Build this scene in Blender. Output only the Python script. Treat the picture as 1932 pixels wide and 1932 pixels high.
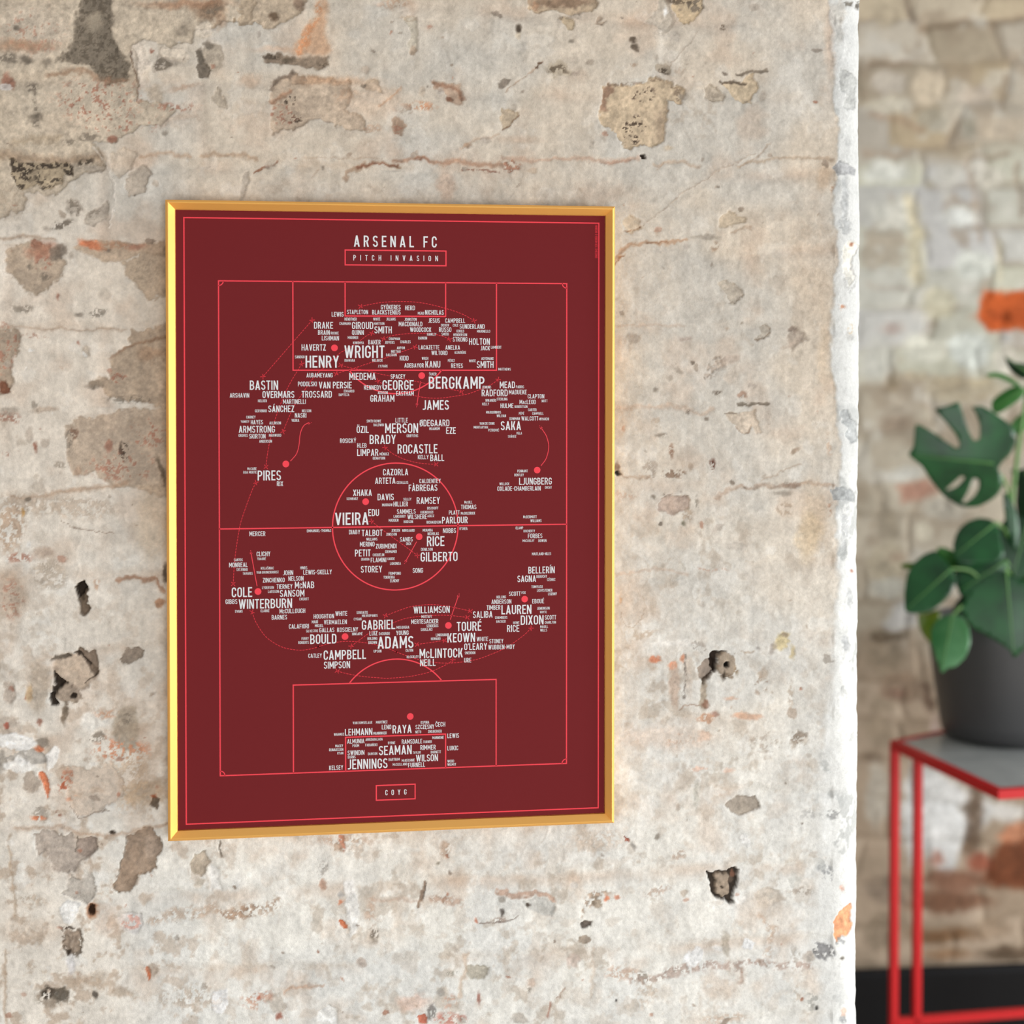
import bpy, math, random
import numpy as np
from mathutils import Vector, Matrix

for o in list(bpy.data.objects):
    bpy.data.objects.remove(o)
S = bpy.context.scene
COL = S.collection
FPX = 2900.0            # focal length in pixels of the 1932 px frame
YAW, PITCH = math.radians(7.97533), math.radians(-1.08032)
PROW = 757.386          # row of the optical axis (vertical lens shift)
EYE = np.array([-0.11108, -1.77869, 1.5272])

# ---------------------------------------------------------------- camera
cd = bpy.data.cameras.new('camera')
cam = bpy.data.objects.new('camera', cd)
COL.objects.link(cam)
cd.sensor_width = 36.0
cd.lens = 36.0 * FPX / 1932.0
cd.shift_y = (PROW - 966.0) / 1932.0
cd.clip_start = 0.02
cam.location = EYE
cam.rotation_euler = (math.pi / 2 + PITCH, 0, -YAW)
cd.dof.use_dof = True
cd.dof.focus_distance = 1.775
cd.dof.aperture_fstop = 2.6
S.camera = cam

# ---------------------------------------------------------------- light and exposure
S.view_settings.view_transform = 'Standard'
S.view_settings.look = 'None'
S.view_settings.exposure = 0.0
S.view_settings.gamma = 1.0
S.view_settings.use_curve_mapping = False
W = bpy.data.worlds.new('world')
S.world = W
W.use_nodes = True
nt = W.node_tree
nt.nodes.clear()
wo = nt.nodes.new('ShaderNodeOutputWorld')
bg = nt.nodes.new('ShaderNodeBackground')
tc = nt.nodes.new('ShaderNodeTexCoord')
sx = nt.nodes.new('ShaderNodeSeparateXYZ')
mr = nt.nodes.new('ShaderNodeMapRange')
rp = nt.nodes.new('ShaderNodeValToRGB')
mr.inputs[1].default_value = -1.0
mr.inputs[2].default_value = 1.0
nt.links.new(tc.outputs['Generated'], sx.inputs[0])
nt.links.new(sx.outputs['X'], mr.inputs[0])
nt.links.new(mr.outputs[0], rp.inputs[0])
rp.color_ramp.elements[0].color = (0.40, 0.385, 0.365, 1)
rp.color_ramp.elements[1].color = (0.60, 0.61, 0.62, 1)
nt.links.new(rp.outputs[0], bg.inputs[0])
bg.inputs[1].default_value = 1.2
nt.links.new(bg.outputs[0], wo.inputs[0])


def area(name, loc, target, sx_, sy_, power, color):
    l = bpy.data.lights.new(name, 'AREA')
    l.shape = 'RECTANGLE'
    l.size, l.size_y = sx_, sy_
    l.energy = power
    l.color = color
    o = bpy.data.objects.new(name, l)
    COL.objects.link(o)
    o.location = loc
    d = Vector(target) - Vector(loc)
    o.rotation_euler = d.to_track_quat('-Z', 'Z').to_euler()
    return o


# daylight through the tall window in the wall to the right
area('right_side_light', (3.7, -1.75, 1.08), (0.1, 0.0, 1.13), 1.1, 1.7, 80.0, (0.97, 0.985, 1.0))
# added unseen light from the right, put in for the pot's lit side
area('right_side_light', (3.95, 0.35, 1.15), (1.2, 1.3, 1.05), 1.0, 1.6, 82.0, (0.97, 0.985, 1.0))
# added fill light behind the camera, brightens the left of the wall
area('added_fill_light', (0.45, -3.45, 0.95), (-0.25, 0.0, 1.15), 1.5, 1.5, 52.0, (0.97, 0.985, 1.0))

# ---------------------------------------------------------------- geometry helpers
FW = np.array([math.sin(YAW) * math.cos(PITCH), math.cos(YAW) * math.cos(PITCH), math.sin(PITCH)])
RT = np.array([math.cos(YAW), -math.sin(YAW), 0.0])
UP = np.cross(RT, FW)


def ray(px, py):
    return FW + RT * ((px - 966.0) / FPX) + UP * ((PROW - py) / FPX)


def at_depth(px, py, d):
    return EYE + ray(px, py) * d


def on_plane(px, py, p, n):
    r = ray(px, py)
    t = np.dot(np.asarray(p) - EYE, n) / np.dot(r, n)
    return EYE + r * t


def on_y(px, py, y):
    return on_plane(px, py, (0, y, 0), np.array([0, 1.0, 0]))


def on_z(px, py, z):
    return on_plane(px, py, (0, 0, z), np.array([0, 0, 1.0]))


def to_px(X, Y, Z):
    dx, dy, dz = X - EYE[0], Y - EYE[1], Z - EYE[2]
    w = dx * FW[0] + dy * FW[1] + dz * FW[2]
    return (966.0 + FPX * (dx * RT[0] + dy * RT[1] + dz * RT[2]) / w,
            PROW - FPX * (dx * UP[0] + dy * UP[1] + dz * UP[2]) / w)


def empty(name, loc, label, cat):
    o = bpy.data.objects.new(name, None)
    COL.objects.link(o)
    o.location = loc
    o.empty_display_size = 0.05
    o['label'] = label
    o['category'] = cat
    return o


def mesh_obj(name, verts, faces, mat, parent=None, smooth=False):
    m = bpy.data.meshes.new(name)
    m.from_pydata([tuple(map(float, v)) for v in verts], [], faces)
    m.validate()
    m.update()
    if smooth:
        for p in m.polygons:
            p.use_smooth = True
    o = bpy.data.objects.new(name, m)
    COL.objects.link(o)
    if mat:
        m.materials.append(mat)
    if parent:
        o.parent = parent
        o.matrix_parent_inverse = Matrix.Translation(-parent.location)
    return o


def mat(name, color, rough=0.5, metal=0.0, spec=0.5, coat=0.0):
    m = bpy.data.materials.new(name)
    m.use_nodes = True
    b = m.node_tree.nodes['Principled BSDF']
    b.inputs['Base Color'].default_value = (*color, 1)
    b.inputs['Roughness'].default_value = rough
    b.inputs['Metallic'].default_value = metal
    b.inputs['Specular IOR Level'].default_value = spec
    b.inputs['Coat Weight'].default_value = coat
    return m


def lin(c):
    c = np.asarray(c, float) / 255.0
    return np.where(c <= 0.04045, c / 12.92, ((c + 0.055) / 1.055) ** 2.4)


def noisy(m, scale, amt, rough_amt=0.0, bump=0.0):
    """procedural mottling of a material's own colour, with a little bump"""
    n = m.node_tree
    b = n.nodes['Principled BSDF']
    t = n.nodes.new('ShaderNodeTexCoord')
    x = n.nodes.new('ShaderNodeTexNoise')
    x.inputs['Scale'].default_value = scale
    x.inputs['Detail'].default_value = 6
    n.links.new(t.outputs['Object'], x.inputs['Vector'])
    r = n.nodes.new('ShaderNodeMapRange')
    r.inputs[3].default_value = 1 - amt
    r.inputs[4].default_value = 1 + amt
    n.links.new(x.outputs['Fac'], r.inputs[0])
    mx = n.nodes.new('ShaderNodeMix')
    mx.data_type = 'RGBA'
    mx.blend_type = 'MULTIPLY'
    mx.inputs[0].default_value = 1
    mx.inputs[6].default_value = b.inputs['Base Color'].default_value
    n.links.new(r.outputs[0], mx.inputs[7])
    n.links.new(mx.outputs[2], b.inputs['Base Color'])
    if bump:
        bp = n.nodes.new('ShaderNodeBump')
        bp.inputs['Strength'].default_value = bump
        bp.inputs['Distance'].default_value = 0.001
        n.links.new(x.outputs['Fac'], bp.inputs['Height'])
        n.links.new(bp.outputs[0], b.inputs['Normal'])
    return m


# ---------------------------------------------------------------- noise on arrays
RNG = np.random.RandomState(7)
LAT = RNG.rand(256, 256)


def vnoise(x, y, seed=0):
    x = x + seed * 17.31
    y = y + seed * 9.73
    xi = np.floor(x).astype(int)
    yi = np.floor(y).astype(int)
    fx, fy = x - xi, y - yi
    fx = fx * fx * (3 - 2 * fx)
    fy = fy * fy * (3 - 2 * fy)
    a = LAT[xi & 255, yi & 255]
    b = LAT[(xi + 1) & 255, yi & 255]
    c = LAT[xi & 255, (yi + 1) & 255]
    d = LAT[(xi + 1) & 255, (yi + 1) & 255]
    return (a * (1 - fx) + b * fx) * (1 - fy) + (c * (1 - fx) + d * fx) * fy


def fbm(x, y, s, octv=4, seed=0, gain=0.5):
    """fractal noise, feature size s, range about -1..1"""
    t = np.zeros_like(x)
    amp, tot = 1.0, 0.0
    for k in range(octv):
        t += amp * (vnoise(x / s * 2 ** k, y / s * 2 ** k, seed + k * 3) * 2 - 1)
        tot += amp
        amp *= gain
    return t / tot * 1.6


def sstep(a, b, x):
    t = np.clip((x - a) / (b - a), 0, 1)
    return t * t * (3 - 2 * t)


def inpoly(x, y, pts):
    r = np.zeros(x.shape, bool)
    n = len(pts)
    for i in range(n):
        x0, y0 = pts[i]
        x1, y1 = pts[(i + 1) % n]
        if y0 == y1:
            continue
        c = (y0 > y) != (y1 > y)
        r ^= c & (x < (x1 - x0) * (y - y0) / (y1 - y0) + x0)
    return r


def dpoly(x, y, pts, closed):
    best = np.full(x.shape, 1e9)
    n = len(pts)
    for i in range(n if closed else n - 1):
        x0, y0 = pts[i]
        x1, y1 = pts[(i + 1) % n]
        dx, dy = x1 - x0, y1 - y0
        t = np.clip(((x - x0) * dx + (y - y0) * dy) / (dx * dx + dy * dy + 1e-9), 0, 1)
        best = np.minimum(best, np.hypot(x - x0 - t * dx, y - y0 - t * dy))
    return best


PAL = dict(G=(178, 166, 152), D=(112, 102, 90), K=(58, 48, 40), T=(200, 180, 153), O=(208, 126, 90),
           R=(152, 106, 88), B=(160, 134, 112), W=(236, 234, 230), N=(168, 148, 128), P=(163, 146, 129))


def paint(U, V, col, hgt, feats, wobble=(7.0, 2.5), seed=0, pxm=0.0006):
    """lay flakes, stains and holes (given where they sit on the wall) into colour and relief arrays"""
    n1 = fbm(U, V, 26, 3, seed + 50)
    n2 = fbm(U, V, 26, 3, seed + 60)
    m1 = fbm(U, V, 6, 2, seed + 70)
    m2 = fbm(U, V, 6, 2, seed + 80)
    spk = fbm(U, V, 7.0, 3, seed + 90, 0.7)
    ucol, vrow = U[U.shape[0] // 2], V[:, V.shape[1] // 2]
    for f in feats:
        k = f[0]
        if k == 'E':
            _, x, y, rx, ry, rot, c, al, soft, sp, dep = f
            ext = max(rx, ry) * 1.6 + 14
            bx = (x - ext, x + ext, y - ext, y + ext)
        elif k == 'P':
            _, pts, c, al, soft, sp, dep = f
            xs, ys = [p[0] for p in pts], [p[1] for p in pts]
            ext = 24
            bx = (min(xs) - ext, max(xs) + ext, min(ys) - ext, max(ys) + ext)
        else:
            _, pts, w, c, al, soft, sp, dep = f
            xs, ys = [p[0] for p in pts], [p[1] for p in pts]
            ext = w * 1.6 + 18
            bx = (min(xs) - ext, max(xs) + ext, min(ys) - ext, max(ys) + ext)
        ci = np.where((ucol > bx[0] - 60) & (ucol < bx[1] + 60))[0]
        ri = np.where((vrow > bx[2] - 60) & (vrow < bx[3] + 60))[0]
        if len(ci) < 2 or len(ri) < 2:
            continue
        sl = (slice(ri[0], ri[-1] + 1), slice(ci[0], ci[-1] + 1))
        small = 1.0
        if k == 'E':
            small = min(1.0, min(rx, ry) / 14.0)
        elif k == 'S':
            small = min(1.0, 0.25 + w / 14.0)
        else:
            small = min(1.0, 0.12 + min(max(xs) - min(xs), max(ys) - min(ys)) / 110.0)
        u = U[sl] + n1[sl] * wobble[0] * small + m1[sl] * wobble[1] * max(small, 0.75)
        v = V[sl] + n2[sl] * wobble[0] * small + m2[sl] * wobble[1] * max(small, 0.75)
        if k == 'E':
            a = math.radians(rot)
            du, dv = u - x, v - y
            p = (du * math.cos(a) + dv * math.sin(a)) / rx
            q = (-du * math.sin(a) + dv * math.cos(a)) / ry
            d = (1 - np.hypot(p, q)) * min(rx, ry)
        elif k == 'P':
            ins = inpoly(u, v, pts)
            e = dpoly(u, v, pts, True)
            d = np.where(ins, e, -e)
        else:
            d = w * 0.5 - dpoly(u, v, pts, False)
        mk = sstep(-soft, soft, d)
        if sp:
            mk = mk * sstep(sp - 0.16, sp + 0.16, spk[sl] + 0.25 * m1[sl])
        cc = np.array(PAL[c] if isinstance(c, str) else c, float)
        tex = 1 + (0.11 * spk[sl] + 0.08 * n1[sl] + 0.05 * m2[sl])[..., None]
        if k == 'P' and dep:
            # relief shade painted as a dark line along the flake's broken edge
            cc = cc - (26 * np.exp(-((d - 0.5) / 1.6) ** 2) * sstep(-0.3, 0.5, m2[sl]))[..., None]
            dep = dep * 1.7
        a_ = (mk * al)[..., None]
        col[sl] = col[sl] * (1 - a_) + cc * tex * a_
        if dep:
            hgt[sl] -= mk * dep * 0.001


def grid_mesh(name, P, col, mat_, k=1.0):
    R, C = P.shape[:2]
    m = bpy.data.meshes.new(name)
    m.vertices.add(R * C)
    m.vertices.foreach_set('co', P.reshape(-1).astype(np.float32))
    i = np.arange(R * C).reshape(R, C)
    q = np.stack([i[:-1, :-1], i[:-1, 1:], i[1:, 1:], i[1:, :-1]], -1).reshape(-1, 4)
    n = len(q)
    m.loops.add(n * 4)
    m.loops.foreach_set('vertex_index', q.reshape(-1).astype(np.int32))
    m.polygons.add(n)
    m.polygons.foreach_set('loop_start', (np.arange(n) * 4).astype(np.int32))
    m.polygons.foreach_set('loop_total', np.full(n, 4, np.int32))
    m.polygons.foreach_set('use_smooth', np.ones(n, bool))
    m.update()
    m.validate()
    at = m.color_attributes.new('paint', 'FLOAT_COLOR', 'POINT')
    rgba = np.ones((R * C, 4), np.float32)
    rgba[:, :3] = np.clip(lin(np.clip(col, 0, 255)).reshape(-1, 3) * ALB * k, 0, 0.88)
    at.data.foreach_set('color', rgba.reshape(-1))
    o = bpy.data.objects.new(name, m)
    COL.objects.link(o)
    m.materials.append(mat_)
    o['kind'] = 'structure'
    return o


ALB = 0.92


def wall_material(name, grain, bump):
    m = bpy.data.materials.new(name)
    m.use_nodes = True
    n = m.node_tree
    b = n.nodes['Principled BSDF']
    b.inputs['Roughness'].default_value = 0.9
    b.inputs['Specular IOR Level'].default_value = 0.15
    a = n.nodes.new('ShaderNodeAttribute')
    a.attribute_name = 'paint'
    t = n.nodes.new('ShaderNodeTexCoord')
    n1 = n.nodes.new('ShaderNodeTexNoise')
    n1.inputs['Scale'].default_value = grain
    n1.inputs['Detail'].default_value = 8
    n1.inputs['Roughness'].default_value = 0.68
    n2 = n.nodes.new('ShaderNodeTexNoise')
    n2.inputs['Scale'].default_value = grain * 3.1
    n2.inputs['Detail'].default_value = 5
    n2.inputs['Roughness'].default_value = 0.7
    for x in (n1, n2):
        n.links.new(t.outputs['Object'], x.inputs['Vector'])
    r1 = n.nodes.new('ShaderNodeMapRange')
    r1.inputs[1].default_value = 0.3
    r1.inputs[2].default_value = 0.7
    r1.inputs[3].default_value = 0.88
    r1.inputs[4].default_value = 1.09
    n.links.new(n1.outputs['Fac'], r1.inputs[0])
    r2 = n.nodes.new('ShaderNodeMapRange')        # tiny dark pits
    r2.inputs[1].default_value = 0.66
    r2.inputs[2].default_value = 0.76
    r2.inputs[3].default_value = 1.0
    r2.inputs[4].default_value = 0.62
    n.links.new(n2.outputs['Fac'], r2.inputs[0])
    mm = n.nodes.new('ShaderNodeMath')
    mm.operation = 'MULTIPLY'
    n.links.new(r1.outputs[0], mm.inputs[0])
    n.links.new(r2.outputs[0], mm.inputs[1])
    mx = n.nodes.new('ShaderNodeMix')
    mx.data_type = 'RGBA'
    mx.blend_type = 'MULTIPLY'
    mx.inputs[0].default_value = 1
    n.links.new(a.outputs['Color'], mx.inputs[6])
    n.links.new(mm.outputs[0], mx.inputs[7])
    n.links.new(mx.outputs[2], b.inputs['Base Color'])
    ad = n.nodes.new('ShaderNodeMath')
    ad.operation = 'ADD'
    n.links.new(n1.outputs['Fac'], ad.inputs[0])
    n.links.new(n2.outputs['Fac'], ad.inputs[1])
    bp = n.nodes.new('ShaderNodeBump')
    bp.inputs['Strength'].default_value = bump
    bp.inputs['Distance'].default_value = 0.0016
    n.links.new(ad.outputs[0], bp.inputs['Height'])
    n.links.new(bp.outputs[0], b.inputs['Normal'])
    return m

# ---------------------------------------------------------------- the wall the poster hangs on
PITCHZ = 0.0925          # height of one brick course
Z0 = float(on_y(1250, 918, 0)[2])


def axis(parts):
    return np.concatenate([np.linspace(a, b, n, endpoint=False) for a, b, n in parts])


def build_wall_front():
    xL, xA = float(on_y(-25, 900, 0)[0]), float(on_y(1572, 900, 0)[0])
    zT, zB = float(on_y(1620, -40, 0)[2]), float(on_y(1620, 1975, 0)[2])
    RAD = 0.043
    st = 0.00130
    xs = axis([(-1.7, xL, 170), (xL, xA, int((xA - xL) / st))])
    zs = np.append(axis([(0.0, zB, 150), (zB, zT, int((zT - zB) / st)), (zT, 2.7, 120)]), 2.7)
    na = 52
    ang = np.linspace(0, math.pi / 2, na, endpoint=False)
    side = np.linspace(RAD, 0.34, 70)
    back = np.linspace(xA + RAD - 0.01, -1.7, 20)
    X = np.concatenate([xs, xA + RAD * np.sin(ang), np.full(len(side), xA + RAD), back])
    Y = np.concatenate([np.zeros(len(xs)), RAD - RAD * np.cos(ang), side, np.full(len(back), 0.345)])
    NX = np.concatenate([np.zeros(len(xs)), np.sin(ang), np.ones(len(side)), np.zeros(len(back))])
    NY = np.concatenate([-np.ones(len(xs)), -np.cos(ang), np.zeros(len(side)), np.ones(len(back))])
    # unrolled coordinate along the wall so that pattern runs round the corner
    A = np.concatenate([xs, xA + RAD * ang, xA + RAD * math.pi / 2 + (side - RAD),
                        np.linspace(xA + 0.4, xA + 2.6, len(back))])
    AA, ZZ = np.meshgrid(A, zs)
    U, V = to_px(np.broadcast_to(X, AA.shape), np.broadcast_to(Y, AA.shape), ZZ)
    # side and back of the wall are out of the photo: give them their own stretch of pattern
    hid = np.broadcast_to((np.arange(len(A)) >= len(xs) + na), AA.shape)
    U = np.where(hid, 2400 + (AA - xA) * 1600, U)

    f = lambda s, o=4, sd=0, g=0.5: fbm(AA, ZZ, s, o, sd, g)
    big, med, fin = f(0.22, 3, 1), f(0.055, 4, 2), f(0.012, 3, 3, 0.6)
    # brick courses under the limewash
    wob = 0.006 * f(0.16, 3, 9)
    q = (ZZ + wob - Z0) / PITCHZ
    row = np.floor(q + 0.5)
    dz = np.abs(q - row) * PITCHZ
    bl = 0.215
    off = np.where(row.astype(int) % 2 == 0, 0.0, 0.5)
    rw = np.floor(q)
    rb = np.where(rw.astype(int) % 2 == 0, 0.0, 0.5)
    qx = (AA + 0.006 * f(0.12, 3, 12)) / bl + rb
    dx = np.abs(qx - np.floor(qx + 0.5)) * bl
    jz = np.exp(-(dz / 0.008) ** 2) * sstep(-0.45, 0.35, f(0.17, 3, 14) + 0.15)
    jx = np.exp(-(dx / 0.008) ** 2) * sstep(0.0, 0.5, f(0.15, 3, 15))
    H = 0.0022 * big + 0.0013 * med + 0.00055 * fin + 0.00022 * f(0.004, 2, 6)
    crn = np.where(np.broadcast_to(NX, AA.shape) > 0, 0.3, 1.0)
    H *= 1 - 0.45 * np.broadcast_to(NX, AA.shape).clip(0, 1)
    H -= (0.0036 * jz + 0.0018 * jx) * crn
    rid = f(0.05, 3, 18)
    H += 0.0006 * np.exp(-(rid / 0.05) ** 2) * sstep(0.25, 0.8, f(0.2, 2, 19))       # trowel ridges
    # limewash colour
    low = sstep(600, 1750, V + 110 * f(0.3, 2, 21))
    warm = np.array([208, 195, 178.0])
    cool = np.array([199, 192, 181.0])
    lowc = np.array([233, 230, 222.0])
    lowb = np.array([225, 224, 219.0])
    t = sstep(-0.5, 0.6, f(0.10, 4, 22))[..., None]
    c = (warm * (1 - t) + cool * t) * (1 - low[..., None]) + (lowc * (1 - t) + lowb * t) * low[..., None]
    lw_ = (0.65 * sstep(420, 120, U + 90 * f(0.12, 3, 51)) * sstep(330, 470, V))[..., None]
    c = c * (1 - lw_) + np.array([226, 216, 203.0]) * lw_
    # brush and drip streaks in the wash
    str_ = fbm(AA / 0.10, ZZ, 0.05, 3, 52) * 0.5 + fbm(AA, ZZ / 5.0, 0.006, 3, 53) * 0.5
    c *= (1 + 0.035 * str_)[..., None]
    # faint ingrained brown in the joints and blotches
    st_ = np.clip(0.42 * jz * sstep(-0.3, 0.6, med) + 0.18 * jx + 0.33 * sstep(0.15, 0.9, f(0.045, 4, 24)), 0, 0.7)
    st_ = st_[..., None]
    c = c * (1 - st_) + np.array([196, 170, 148.0]) * st_
    g = (0.50 * sstep(0.28, 0.62, f(0.022, 4, 26, 0.62)) * sstep(-0.1, 0.6, f(0.13, 3, 27)))[..., None]
    c = c * (1 - g) + np.array([182, 168, 152.0]) * g
    lf = sstep(560, 120, U) * sstep(900, 1500, V)
    g = (0.55 * sstep(0.12, 0.55, f(0.018, 4, 28, 0.65)) * (lf + 0.45 * low))[..., None]
    c = c * (1 - g) + np.array([190, 172, 154.0]) * g
    wh = (0.6 * sstep(0.42, 0.7, f(0.03, 4, 29, 0.6)) * (0.3 + 0.7 * low))[..., None]
    c = c * (1 - wh) + np.array([233, 231, 225.0]) * wh
    c *= (1 + 0.035 * f(0.006, 3, 31, 0.7) + 0.035 * fin + 0.03 * f(0.03, 4, 54, 0.6))[..., None]
    H -= 0.0003 * g[..., 0]
    # thick white paint run round the corner, its left edge wandering down the wall
    ey = [-200, 0, 100, 200, 240, 300, 400, 440, 500, 560, 700, 760, 850, 900, 925, 1000, 1080, 1150, 1250, 1350, 1500, 1600, 1700, 1932, 2300]
    ex = [1566, 1562, 1571, 1576, 1584, 1582, 1572, 1580, 1577, 1569, 1572, 1576, 1583, 1588, 1574, 1573, 1581, 1575, 1568, 1556, 1542, 1545, 1538, 1546, 1546]
    edge = np.interp(V, ey, ex) + 5 * f(0.03, 3, 33) + 3 * f(0.008, 2, 34)
    soft = np.interp(V, [0, 1000, 1500], [2.5, 4, 16])
    cw = sstep(-soft, soft, U - edge)
    white = np.array([236, 236, 232.0]) * np.interp(V, [0, 850, 1150, 1932], [0.885, 0.895, 0.965, 0.965])[..., None] * (1 + 0.03 * f(0.02, 4, 35))[..., None]  # paler lower down: blown-out light put into the paint colour
    gw = (0.8 * sstep(0.25, 0.5, f(0.026, 4, 36, 0.6)) * sstep(0.0, 0.4, f(0.09, 2, 37)))[..., None]
    white = white * (1 - gw) + np.array([184, 185, 182.0]) * gw
    c = c * (1 - cw[..., None]) + white * cw[..., None]
    H += 0.0012 * cw
    c *= np.where(hid, 0.97, 1.0)[..., None]
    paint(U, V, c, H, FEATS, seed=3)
    wav = 0.0022 * fbm(ZZ * 0 + 3.3, ZZ, 0.13, 2, 41) * np.clip(np.broadcast_to(NX, AA.shape), 0, 1)
    H = H + wav
    H = np.where(np.broadcast_to(np.arange(len(A)) >= len(A) - len(back), AA.shape), 0, H)
    P = np.stack([np.broadcast_to(X, AA.shape) + NX * H, np.broadcast_to(Y, AA.shape) + NY * H, ZZ], -1)
    return grid_mesh('wall_front', P, c, wall_material('limewashed_brick', 240.0, 0.55))


FEATS = []
def E_(x, y, rx, ry, c, a=0.8, rot=0, soft=2.5, sp=0, dep=0.5): FEATS.append(('E', x, y, rx, ry, rot, c, a, soft, sp, dep))
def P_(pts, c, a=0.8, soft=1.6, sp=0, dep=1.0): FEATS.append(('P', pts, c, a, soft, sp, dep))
def S_(pts, w, c='B', a=0.6, soft=3.0, sp=0, dep=0.5): FEATS.append(('S', pts, w, c, a, soft, sp, dep))


# top left: limewash gone, rendered brick showing
P_([(-60, -60), (490, -60), (470, 40), (425, 45), (365, 60), (362, 80), (300, 85), (252, 76), (258, 125), (262, 190), (330, 200), (305, 235), (265, 245), (215, 270), (178, 275), (200, 315), (130, 345), (115, 365), (50, 365), (40, 395), (-60, 430)], (198, 182, 161), 0.85, 1.5, 0, 1.3)
E_(60, 60, 70, 45, (205, 190, 172), 0.6, soft=18)
E_(150, 230, 60, 25, (208, 190, 168), 0.5, soft=14)
P_([(150, 20), (165, -30), (210, -30), (205, 60), (220, 95), (240, 120), (245, 140), (240, 155), (200, 150), (165, 120), (110, 112), (125, 95), (140, 80), (140, 40)], (122, 111, 97), 0.85, 5, 0, 0.8)
P_([(150, 20), (165, -30), (210, -30), (205, 60), (245, 140), (200, 150), (165, 120), (110, 112), (140, 80)], (86, 77, 66), 0.7, 4, 0.15, 0)
E_(180, 40, 12, 16, (170, 157, 138), 0.7, soft=8)
E_(42, 84, 55, 9, (152, 112, 84), 0.6, soft=8)
E_(78, 92, 18, 4, 'R', 0.5, soft=5, sp=0.1)
E_(10, 107, 20, 13, 'D', 0.7, soft=6, sp=-0.1)
E_(48, 110, 12, 9, 'D', 0.8, soft=4)
E_(88, 116, 12, 6, 'D', 0.6, soft=4, sp=0)
S_([(90, 140), (125, 133), (165, 135), (200, 147), (240, 150)], 9, (148, 118, 95), 0.65, 5)
E_(185, 187, 75, 38, 'R', 0.8, soft=18, sp=0.42)
E_(225, 235, 70, 18, 'R', 0.7, soft=10, sp=0.45)
E_(60, 55, 60, 40, 'R', 0.5, soft=18, sp=0.55)
E_(60, 165, 16, 10, 'D', 0.7, soft=5, sp=-0.1)
S_([(64, 165), (68, 195), (68, 235)], 7, 'D', 0.75, 3, -0.2)
E_(66, 222, 11, 7, 'D', 0.8, soft=4)
E_(10, 157, 13, 14, 'R', 0.8, soft=5, sp=0)
E_(30, 51, 6, 5, 'D', 0.8)
E_(130, 268, 14, 6, 'D', 0.7, soft=3, sp=-0.2)
E_(170, 260, 20, 9, 'D', 0.75, soft=4, sp=-0.1)
E_(212, 262, 8, 6, 'R', 0.8, sp=0)
S_([(20, 275), (60, 258), (110, 262)], 10, (160, 140, 115), 0.5, 7)
S_([(-20, 292), (50, 296), (120, 302), (185, 298)], 18, (150, 126, 103), 0.6, 9)
P_([(15, 298), (60, 308), (125, 304), (135, 330), (120, 330), (112, 352), (60, 352), (45, 362), (30, 345)], (178, 160, 134), 0.9, 2, 0, 0.6)
P_([(15, 298), (60, 310), (128, 304), (134, 332), (122, 330), (112, 315), (80, 318), (55, 325), (52, 350), (40, 362), (28, 345)], (68, 59, 51), 0.92, 3, -0.1, 0.5)
E_(85, 340, 30, 14, (74, 65, 56), 0.85, soft=5, sp=0.12)
E_(158, 306, 17, 7, (80, 70, 60), 0.9, rot=-10, sp=-0.25)
P_([(145, 315), (170, 310), (200, 312), (190, 325), (160, 326)], 'G', 0.6)
E_(20, 380, 30, 30, (165, 148, 130), 0.5, soft=12, sp=-0.1)
P_([(235, 350), (245, 325), (265, 312), (285, 325), (278, 345), (275, 365), (245, 368)], (182, 168, 152), 0.85)
E_(140, 394, 17, 16, 'G', 0.8)
E_(140, 394, 14, 14, 'D', 0.7, sp=0.1)
P_([(160, 405), (175, 395), (190, 385), (203, 375), (206, 390), (200, 415), (180, 428), (160, 424)], 'G', 0.8)
E_(178, 405, 12, 12, 'D', 0.5, sp=0.15)
E_(115, 422, 21, 8, 'D', 0.85, rot=-18, sp=-0.1)
E_(90, 432, 10, 4, 'G', 0.7)
E_(312, 120, 24, 15, 'G', 0.8)
E_(308, 120, 17, 10, 'D', 0.85, sp=-0.2)
E_(400, 105, 22, 27, (184, 170, 152), 0.85)
P_([(368, 95), (378, 92), (383, 115), (400, 130), (392, 145), (375, 148), (368, 130), (372, 115)], 'D', 0.9, 2)
E_(392, 85, 10, 7, 'D', 0.6, sp=0)
E_(345, 55, 15, 12, 'D', 0.45, soft=6)
E_(285, 97, 4, 4, 'R', 0.9)
P_([(248, 85), (262, 78), (275, 100), (282, 120), (272, 140), (262, 160), (256, 130), (247, 112)], (222, 208, 192), 0.8, 1.2, 0, -0.9)
P_([(300, 95), (320, 88), (345, 92), (358, 108), (350, 118), (325, 108), (300, 106)], (218, 204, 186), 0.8, 1.2, 0, -0.7)
S_([(248, 95), (246, 115), (256, 135), (259, 165), (262, 195)], 2.2, (140, 116, 98), 0.8, 1.2, 0, 0.6)
E_(292, 178, 16, 15, (185, 168, 148), 0.7, soft=5)
E_(370, 178, 16, 18, (190, 176, 162), 0.5, soft=6)
P_([(395, 180), (412, 165), (425, 185), (430, 208), (415, 202), (400, 192)], (188, 174, 156), 0.8)
E_(330, 203, 42, 8, 'R', 0.75, soft=5, sp=0.25)
S_([(305, 235), (330, 222), (370, 222), (372, 210)], 12, (190, 172, 155), 0.6, 5)
E_(345, 165, 24, 4, (175, 140, 115), 0.5, rot=-12, soft=4)
E_(470, 152, 20, 10, (200, 170, 145), 0.5, rot=-15, soft=6)
E_(310, 250, 7, 4, 'D', 0.5)
S_([(262, 296), (310, 292), (360, 294)], 6, (170, 138, 112), 0.55, 4)
S_([(385, 294), (430, 292), (480, 296)], 8, (175, 146, 120), 0.6, 4)
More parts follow.
